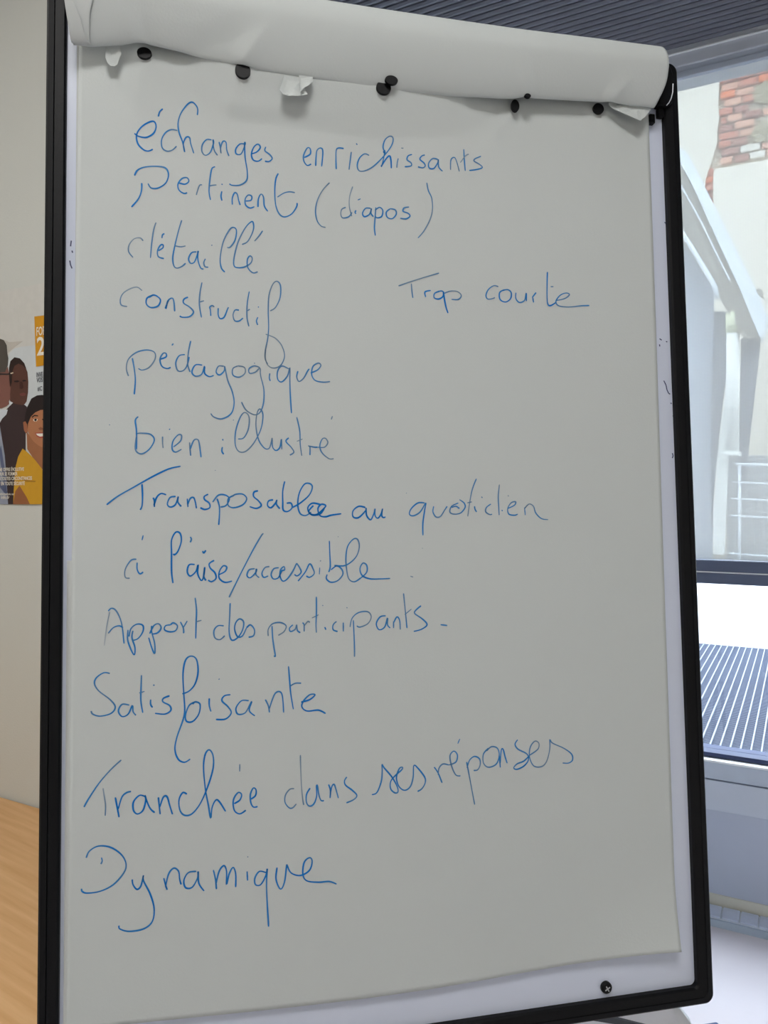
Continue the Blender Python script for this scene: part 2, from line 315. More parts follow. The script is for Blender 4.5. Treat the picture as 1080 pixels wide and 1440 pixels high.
# ---------------------------------------------------------------- poster on the left wall
pt = thing('poster', WP(-1.45, NL+.001, 1.433), 'colour photo poster of three people with an orange date box, on the left wall', 'poster')
PO = {}
POSTER = '''sheet|208,207,201|0|-1.62,1.4335 -1.283,1.4335 -1.283,1.93 -1.62,1.93
pale_backdrop|206,212,214|1|-1.4287,1.7719 -1.4211,1.7841 -1.4037,1.7927 -1.3792,1.7946 -1.2985,1.7924 -1.2663,1.7894 -1.2680,1.6445 -1.4304,1.6532
beige_blur|194,189,180|1|-1.4889,1.8145 -1.4481,1.8187 -1.4232,1.8092 -1.3742,1.8068 -1.3987,1.7980 -1.4135,1.7914 -1.4275,1.7847 -1.4892,1.7901
maroon_shirt|58,44,46|2|-1.4303,1.6565 -1.4103,1.6682 -1.3761,1.6646 -1.3617,1.6559 -1.3670,1.6182 -1.3678,1.5549 -1.3975,1.5238 -1.4036,1.4329 -1.4740,1.4325 -1.4721,1.5578 -1.4562,1.6028 -1.4610,1.6257 -1.4455,1.6476
man_head|90,58,48|3|-1.4210,1.7553 -1.4139,1.7659 -1.3991,1.7700 -1.3844,1.7656 -1.3700,1.7543 -1.3587,1.7345 -1.3561,1.7123 -1.3574,1.6887 -1.3625,1.6685 -1.3688,1.6626 -1.3785,1.6606 -1.4005,1.6644 -1.4201,1.6719 -1.4267,1.6980
man_hair|48,34,30|4|-1.4231,1.7490 -1.4179,1.7646 -1.4030,1.7723 -1.3844,1.7682 -1.3691,1.7558 -1.3625,1.7427 -1.3749,1.7515 -1.3894,1.7565 -1.4042,1.7523 -1.4118,1.7386 -1.4136,1.7163 -1.4197,1.7039 -1.4234,1.7234
man_eye|36,26,26|4|-1.4057,1.7183 -1.3924,1.7186 -1.3851,1.7159 -1.3939,1.7137 -1.4047,1.7151
man_eye|36,26,26|4|-1.3763,1.7175 -1.3657,1.7174 -1.3628,1.7146 -1.3744,1.7142
man_nose|70,42,36|4|-1.3861,1.7144 -1.3778,1.7144 -1.3727,1.7008 -1.3781,1.6973 -1.3863,1.6992
man_mouth|118,66,60|4|-1.3855,1.6874 -1.3733,1.6888 -1.3642,1.6863 -1.3662,1.6820 -1.3783,1.6815 -1.3855,1.6839
plaid_shirt|150,156,172|3|-1.4915,1.6369 -1.4610,1.6257 -1.4524,1.5897 -1.4419,1.5473 -1.4366,1.4922 -1.4314,1.4327 -1.4946,1.4324
plaid_stripe|92,100,130|4|-1.4620,1.5575 -1.4547,1.5703 -1.4376,1.4955 -1.4351,1.4599 -1.4431,1.4599
plaid_stripe|92,100,130|4|-1.4679,1.4991 -1.4340,1.4631 -1.4332,1.4502 -1.4682,1.4795
shirt_collar|208,214,220|3|-1.4912,1.6598 -1.4555,1.6546 -1.4294,1.6532 -1.4345,1.6422 -1.4497,1.6333 -1.4585,1.6240 -1.4917,1.6271
left_man_hair|84,78,72|4|-1.4887,1.8291 -1.4582,1.8213 -1.4406,1.8148 -1.4313,1.8026 -1.4295,1.7848 -1.4257,1.7717 -1.4279,1.7558 -1.4366,1.7405 -1.4900,1.7413
left_man_face|130,88,78|4|-1.4899,1.7446 -1.4366,1.7421 -1.4280,1.7526 -1.4232,1.7362 -1.4214,1.7233 -1.4177,1.7038 -1.4199,1.6879 -1.4191,1.6783 -1.4251,1.6722 -1.4242,1.6657 -1.4343,1.6612 -1.4504,1.6575 -1.4912,1.6565
left_man_ear|152,104,92|5|-1.4698,1.7203 -1.4556,1.7177 -1.4549,1.6966 -1.4601,1.6872 -1.4703,1.6879
glasses|40,36,38|6|-1.4900,1.7426 -1.4292,1.7367 -1.4074,1.7382 -1.4054,1.7362 -1.4173,1.7332 -1.4292,1.7335 -1.4900,1.7387
glasses_glint|214,196,170|7|-1.4173,1.7371 -1.4074,1.7382 -1.4064,1.7356 -1.4153,1.7344
woman_hair|38,28,28|5|-1.3709,1.6184 -1.3667,1.6372 -1.3593,1.6557 -1.3447,1.6738 -1.3256,1.6795 -1.3092,1.6797 -1.2677,1.6722 -1.2687,1.5830 -1.3576,1.5988 -1.3631,1.6180
woman_face|178,120,84|6|-1.3564,1.6177 -1.3466,1.6324 -1.3323,1.6411 -1.3143,1.6458 -1.2933,1.6459 -1.2680,1.6414 -1.2690,1.5568 -1.3013,1.5593 -1.3200,1.5654 -1.3388,1.5761 -1.3520,1.5892 -1.3585,1.6020
woman_ear|160,100,70|6|-1.3737,1.6210 -1.3660,1.6232 -1.3593,1.6147 -1.3576,1.5995 -1.3644,1.5953 -1.3711,1.6025
woman_neck|158,104,70|5|-1.3624,1.5990 -1.3520,1.5898 -1.3340,1.5744 -1.3013,1.5577 -1.3019,1.5126 -1.3159,1.5128 -1.3393,1.5368 -1.3605,1.5594
woman_brow|44,30,26|7|-1.3438,1.6322 -1.3342,1.6362 -1.3219,1.6343 -1.3220,1.6318 -1.3343,1.6330 -1.3419,1.6296
woman_eye|232,226,216|7|-1.3391,1.6248 -1.3324,1.6279 -1.3230,1.6256 -1.3259,1.6214 -1.3354,1.6212
woman_iris|30,22,20|8|-1.3343,1.6268 -1.3286,1.6274 -1.3254,1.6245 -1.3287,1.6215 -1.3339,1.6224
woman_eye|40,28,24|7|-1.3089,1.6255 -1.3005,1.6264 -1.2959,1.6237 -1.3061,1.6223
woman_nose|142,88,62|7|-1.3214,1.6049 -1.3138,1.6077 -1.3054,1.6048 -1.3064,1.6011 -1.3167,1.6009
woman_lips|168,72,64|7|-1.3328,1.5953 -1.3196,1.5954 -1.3009,1.5947 -1.3010,1.5835 -1.3151,1.5828 -1.3263,1.5869
woman_teeth|240,236,226|8|-1.3291,1.5933 -1.3009,1.5928 -1.3010,1.5866 -1.3150,1.5859 -1.3235,1.5887
yellow_dress|206,156,40|6|-1.3765,1.5609 -1.3649,1.5548 -1.3487,1.5449 -1.3336,1.5335 -1.3135,1.5159 -1.3020,1.5032 -1.2698,1.4904 -1.2704,1.4335 -1.4115,1.4328 -1.4091,1.4662 -1.4025,1.5175 -1.3923,1.5428
dress_fold|168,120,34|7|-1.3880,1.4981 -1.3639,1.4883 -1.3304,1.4863 -1.3342,1.4836 -1.3639,1.4844 -1.3881,1.4930
woman_arm|150,96,60|7|-1.4115,1.4328 -1.4032,1.4630 -1.3883,1.4757 -1.3644,1.4502 -1.3525,1.4331
orange_box|212,150,28|5|-1.3324,1.8580 -1.2949,1.8569 -1.2655,1.8555 -1.2668,1.7459 -1.3281,1.7446'''
def flat(mt, pts, k): return MB().prism([WP(s_, NL+.001+k*.0003, z) for s_, z in pts], N*.0003).obj('x', mt)
for l in POSTER.strip().split('\n'):
    nm, col, k, v = l.split('|'); pts = [tuple(map(float, q.split(','))) for q in v.split()]
    c = tuple(map(int, col.split(','))); mt = mat('print_%s_%d_%d_%d' % (nm, *c), c, .55, noise=(60, .06), spec=.3)
    o = flat(mt, pts, int(k)); o.name = nm; o.data.name = nm; put(o, pt)
def text(s, body, size, sc_x, pos, mt, k, align='LEFT', font_bold=0):
    cu = bpy.data.curves.new('t', 'FONT'); cu.body = body; cu.size = size; cu.align_x = align; cu.offset = font_bold; cu.extrude = .0001; cu.resolution_u = 3; cu.space_character = 1.02
    t = bpy.data.objects.new('t', cu); C.objects.link(t); dg = bpy.context.evaluated_depsgraph_get(); dg.update()
    me = bpy.data.meshes.new_from_object(t.evaluated_get(dg)); bpy.data.objects.remove(t); bpy.data.curves.remove(cu)
    s0, z0 = pos
    for v in me.vertices:
        q = WP(s0+v.co.x*sc_x, NL+.001+k*.0003+v.co.z, z0+v.co.y); v.co = q
    me.materials.clear(); me.materials.append(mt); o = bpy.data.objects.new(s, me); C.objects.link(o); put(o, pt); return o
T_w = mat('print_white', (236, 230, 214), .6); T_d = mat('print_dark', (58, 60, 72), .6)
for body, x, z, size, sx, mt, bold in (('FOR', -1.3254, 1.8136, 0.02755, 0.600, T_w, 0.00041),
('2', -1.3245, 1.7693, 0.05779, 1.000, T_w, 0.00087),
('INVE', -1.3265, 1.7208, 0.01515, 0.660, T_d, 0.00015),
('VOS', -1.3253, 1.7085, 0.01515, 0.720, T_d, 0.00015),
('#C', -1.3222, 1.6893, 0.01425, 0.850, T_d, 0.00014),
('UNE OFFRE ÉVOLUTIVE', -1.4667, 1.5101, 0.01116, 0.800, T_w, 0.00013),
('POUR SE FORMER', -1.4669, 1.4997, 0.01117, 0.800, T_w, 0.00013),
('EN TOUTES CIRCONSTANCES', -1.4670, 1.4890, 0.01117, 0.800, T_w, 0.00013),
('ET EN TOUTE SÉCURITÉ', -1.4672, 1.4772, 0.01117, 0.800, T_w, 0.00013),
("d'informations sur", -1.4635, 1.4541, 0.00838, 0.900, T_w, 0.00000),
('info.fr', -1.4544, 1.4453, 0.01115, 1.100, T_w, 0.00013)):
    text('lettering', body, size, sx, (x, z), mt, 9, font_bold=bold)
# ---------------------------------------------------------------- flipchart easel. Board frame: u right, v up the board, w towards the viewer
BO = Vector((0, 0, .88977859)); BV = Vector((0, 0.07918658, 0.99685981)); BW = Vector((0, -0.99685981, 0.07918658))
def BL(u, v, w): return BO + Vector((u, 0, 0)) + BV*v + BW*w
def BB(u0, u1, v0, v1, w0, w1): return MB().box((u0, v0, w0), (u1, v1, w1), BL)
M_blk = mat('black_plastic', (5, 6, 10), .5, noise=(50, .08), bump=.1, bscale=300, spec=.22); M_blk2 = mat('black_groove', (34, 37, 44), .35)
M_enam = mat('white_enamel', (212, 219, 238), .3, noise=(3, .02)); M_tube = mat('grey_tube', (150, 152, 156), .35, metal=.7)
M_pag = mat('flipchart_paper', (197, 202, 202), .9, noise=(2.2, .012), bump=.10, bscale=420, spec=.15)
M_pag2 = mat('flipchart_paper_under', (201, 205, 205), .9, noise=(3, .02), spec=.15)
ez = thing('flipchart_easel', (0, .1, 0), 'tall flipchart easel with white board in a black frame, holding the written paper', 'flipchart')
BH = 1.078; FWd = .0183
BB(-.345, .345, .005, BH-.004, -.012, -.001).obj('whiteboard_panel', M_enam, ez)
def frame_ring():
    # rounded outer and inner outlines, a stepped profile between them
    def rr(u0, u1, v0, v1, r, k=6):
        P = []
        for cx, cy, a0 in ((u1-r, v1-r, 0), (u0+r, v1-r, 90), (u0+r, v0+r, 180), (u1-r, v0+r, 270)):
            for i in range(k+1):
                a = math.radians(a0+90*i/k); P.append((cx+r*math.cos(a), cy+r*math.sin(a)))
        return P
    prof = [(0, -.016, .010), (0, .0055, .010), (.002, .0075, .009), (.0072, .0078, .007), (.0078, .0068, .007), (.0084, .0078, .0065), (.0165, .0066, .006), (.0183, .0045, .006), (.0183, -.003, .006)]
    mb = MB(); R = [[BL(p[0], p[1], w_) for p in rr(-.35+i, .35-i, 0+i, BH-i, r)] for i, w_, r in prof]; n = len(R[0]); m_ = len(R)
    fs = [(k*n+j, (k+1)*n+j, (k+1)*n+(j+1) % n, k*n+(j+1) % n) for k in range(m_-1) for j in range(n)]
    fs += [((m_-1)*n+j, j, (j+1) % n, (m_-1)*n+(j+1) % n) for j in range(n)]
    mb.add([v for r in R for v in r], fs); o = mb.obj('frame', M_blk, ez); 
    return o
fro = frame_ring()
# screw cap near the lower right corner
scw = MB(); c0 = (.2239, .0297); k = 20
ring = lambda r, w_: [BL(c0[0]+r*math.cos(2*math.pi*i/k), c0[1]+r*math.sin(2*math.pi*i/k), w_) for i in range(k)]
rs = [ring(.0062, -.001), ring(.0062, .002), ring(.005, .0035), ring(.003, .004)]
scw.add([v for r in rs for v in r], [(a*k+i, a*k+(i+1) % k, (a+1)*k+(i+1) % k, (a+1)*k+i) for a in range(3) for i in range(k)] + [tuple(3*k+i for i in range(k))])
so_ = scw.obj('screw', M_blk, ez, smooth=False)
mb = MB()
for a in (.5, .5+math.pi/2):
    d = (math.cos(a), math.sin(a)); e = (-d[1], d[0]); P = [(c0[0]+d[0]*x*.0032+e[0]*y*.0006, c0[1]+d[1]*x*.0032+e[1]*y*.0006) for x, y in ((-1, -1), (1, -1), (1, 1), (-1, 1))]
    mb.prism([BL(p[0], p[1], .0039) for p in P], BW*.0004)
tag(mb.obj('screw_cross', mat('screw_steel', (190, 192, 196), .3, metal=.6), so_), 'bright cross slot of the screw')
# stray marker marks on the enamel
M_ink2 = mat('dark_marker', (58, 66, 110), .5)
MARKS = [[(0.3181, 0.7471), (0.3208, 0.7455)], [(0.3262, 0.7441), (0.3280, 0.7438)], [(0.3178, 0.7404), (0.3181, 0.7379)], [(0.3215, 0.6978), (0.3241, 0.6929), (0.3252, 0.6871), (0.3273, 0.6830), (0.3291, 0.6822)], [(0.3296, 0.6722), (0.3301, 0.6706)], [(0.3290, 0.6132), (0.3298, 0.6099), (0.3287, 0.6074)], [(0.3330, 0.8846), (0.3303, 0.8870)], [(0.3318, 0.6573), (0.3320, 0.6556)], [(-0.3267, 0.8175), (-0.3273, 0.8117)], [(-0.3279, 0.7972), (-0.3272, 0.7929), (-0.3258, 0.7894)], [(-0.3260, 0.8074), (-0.3253, 0.8053)]]
for P in MARKS:
    mb = MB()
    for (a, b), (c, d) in zip(P[:-1], P[1:]):
        t = Vector((c-a, d-b)); L = max(t.length, 1e-5); t /= L; nn = Vector((-t.y, t.x))*.0006; q = [(a+nn.x, b+nn.y), (a-nn.x, b-nn.y), (c-nn.x, d-nn.y), (c+nn.x, d+nn.y)]
        mb.prism([BL(x, y, -.0009) for x, y in q], BW*.0002)
    mb.obj('marker_smudge', M_ink2, ez)
# clamp bar under the pad top, its end cap at the right, pegs through the paper
BB(-.30, .30, 1.022, 1.062, -.001, .003).obj('clamp_bar', M_blk, ez, bevel=.001)
CAP = [(0.3330, 1.0731), (0.3368, 1.0721), (0.3390, 1.0681), (0.3419, 1.0601), (0.3413, 1.0395), (0.3393, 1.0264), (0.3351, 1.0231), (0.3309, 1.0217), (0.3202, 1.0220), (0.3220, 1.0372), (0.3270, 1.0596)]
MB().prism([BL(u, v, .0) for u, v in CAP], BW*.012).obj('clamp_end', M_blk, ez, bevel=.002)
GL = [(0.3397, 1.0486), (0.3389, 1.0383), (0.3365, 1.0303), (0.3335, 1.0249), (0.3302, 1.0211)]
tag(MB().tube([BL(u, v, .0125) for u, v in GL], .0006, 6).obj('clamp_glint', mat('painted_glint', (225, 228, 235), .3), ez), 'thin pale curved line painting a glint on the clamp end')  # glint on the black end cap, put in as a pale tube
for u, v in ((.3155, 1.0075), (.3275, 1.0165)): BB(u-.0035, u+.0035, v-.005, v+.006, -.001, .006).obj('clamp_clip', M_blk, ez, bevel=.001)
# legs: two front tubes from a hub behind the board, one rear
hub = Vector((0, .17, 1.60))
BB(-.06, .06, .60, .78, -.05, -.012).obj('hub', M_blk, ez, bevel=.006)
BB(-.02, .02, .1, 1.0, -.032, -.012).obj('spine', M_tube, ez, bevel=.003)
for nm, a, b in (('leg', (-.04, .12, 1.5), (-.40, -.02, .02)), ('leg', (.04, .12, 1.5), (.40, -.02, .02)), ('leg', (0, .14, 1.52), (-.06, .62, .02))):
    l = MB().tube([a, Vector(a).lerp(Vector(b), .55), b], [.013, .013, .011], 14).obj(nm, M_tube, ez, smooth=True)
    b = Vector(b); MB().tube([b+Vector((0, 0, .03)), b+Vector((0, 0, -.018))], [.015, .017], 14).obj('rubber_foot', M_blk, l)
# ---------------------------------------------------------------- paper pad
def sstep(x): x = max(0, min(1, x)); return x*x*(3-2*x)
def ridge(u, v, a, b, wd, h):
    ax, ay = a; bx, by = b; dx, dy = bx-ax, by-ay; L2 = dx*dx+dy*dy
    t = max(0, min(1, ((u-ax)*dx+(v-ay)*dy)/L2)); d = math.hypot(u-ax-dx*t, v-ay-dy*t)
    return h*max(0, 1-d/wd)*(1-.8*t)
def lift(u, v):
    a = max(0, (u-.12)/.2); b = max(0, (.16-v)/.16); r = .006+.03*min(a, 1.2)**2*b**2
    vl = interp(VLINE, u)
    if v > vl and -.25 < u < .14: r += .013*min(1, (v-vl)/.050)*min(1, (u+.25)/.05, (.14-u)/.08)
    r += .0007*math.sin(u*9+1)*math.sin(v*6.5+.6) + .0004*math.sin(u*21+v*9)
    fade = sstep((v-.90)/.06)
    if fade > 0:
        r += fade*(ridge(u, v, (-.245, 1.012), (-.175, .955), .022, .0042) + ridge(u, v, (-.157, 1.0), (-.170, .965), .014, .0030) + ridge(u, v, (-.170, .968), (-.05, .972), .013, .002)
          + ridge(u, v, (.143, 1.0), (.118, .965), .014, .004) + ridge(u, v, (.118, .965), (.15, .935), .015, .0015) + ridge(u, v, (.245, 1.01), (.262, .95), .022, .003) + ridge(u, v, (-.2566, 1.012), (-.268, .95), .015, .003)
          + ridge(u, v, (-.0076, 1.0), (-.0, .955), .02, .002))
    return r
VLINE = [(-.25, 1.010), (-.175, .955), (-.03, .948), (.08, .962), (.14, .995)]
def interp(T, x):
    if x <= T[0][0]: return T[0][1]
    for (a, b), (c, d) in zip(T[:-1], T[1:]):
        if x <= c: return b+(d-b)*(x-a)/(c-a)
    return T[-1][1]
pad = thing('paper_pad', BL(0, 1.0, .01), 'large off-white paper pad with blue handwriting, hanging on the flipchart board', 'paper pad')
BB(-.322, .308, .075, 1.05, .0003, .0035).obj('page_stack', M_pag2, pad)
def grid(name, nu, nv, fn, mt, parent, thick=.0003, smooth=True):
    vs = [fn(i/nu, j/nv) for j in range(nv+1) for i in range(nu+1)]; fs = [(j*(nu+1)+i, j*(nu+1)+i+1, (j+1)*(nu+1)+i+1, (j+1)*(nu+1)+i) for j in range(nv) for i in range(nu)]
    o = MB().add(vs, fs).obj(name, mt, parent, smooth=smooth)
    md = o.modifiers.new('t', 'SOLIDIFY'); md.thickness = thick; md.offset = -1; return o
def sheet_fn(a, b):
    v = .058+b*(1.035-.058); uL = -.3195-.006*(1-b); uR = .3105-.0035*(1-b)
    u = uL+a*(uR-uL); v0 = v + (1-b)**30*.004*math.sin(a*6+2) + (1-b)*.002
    return BL(u, v0, lift(u, v0))
sheet = grid('front_sheet', 150, 230, sheet_fn, M_pag, pad)
# a second page peeping out at the lower left
grid('under_page', 4, 30, lambda a, b: BL(-.3275+a*.03, .05+b*.45, .0036+.0010*(1-b)), M_pag2, pad)
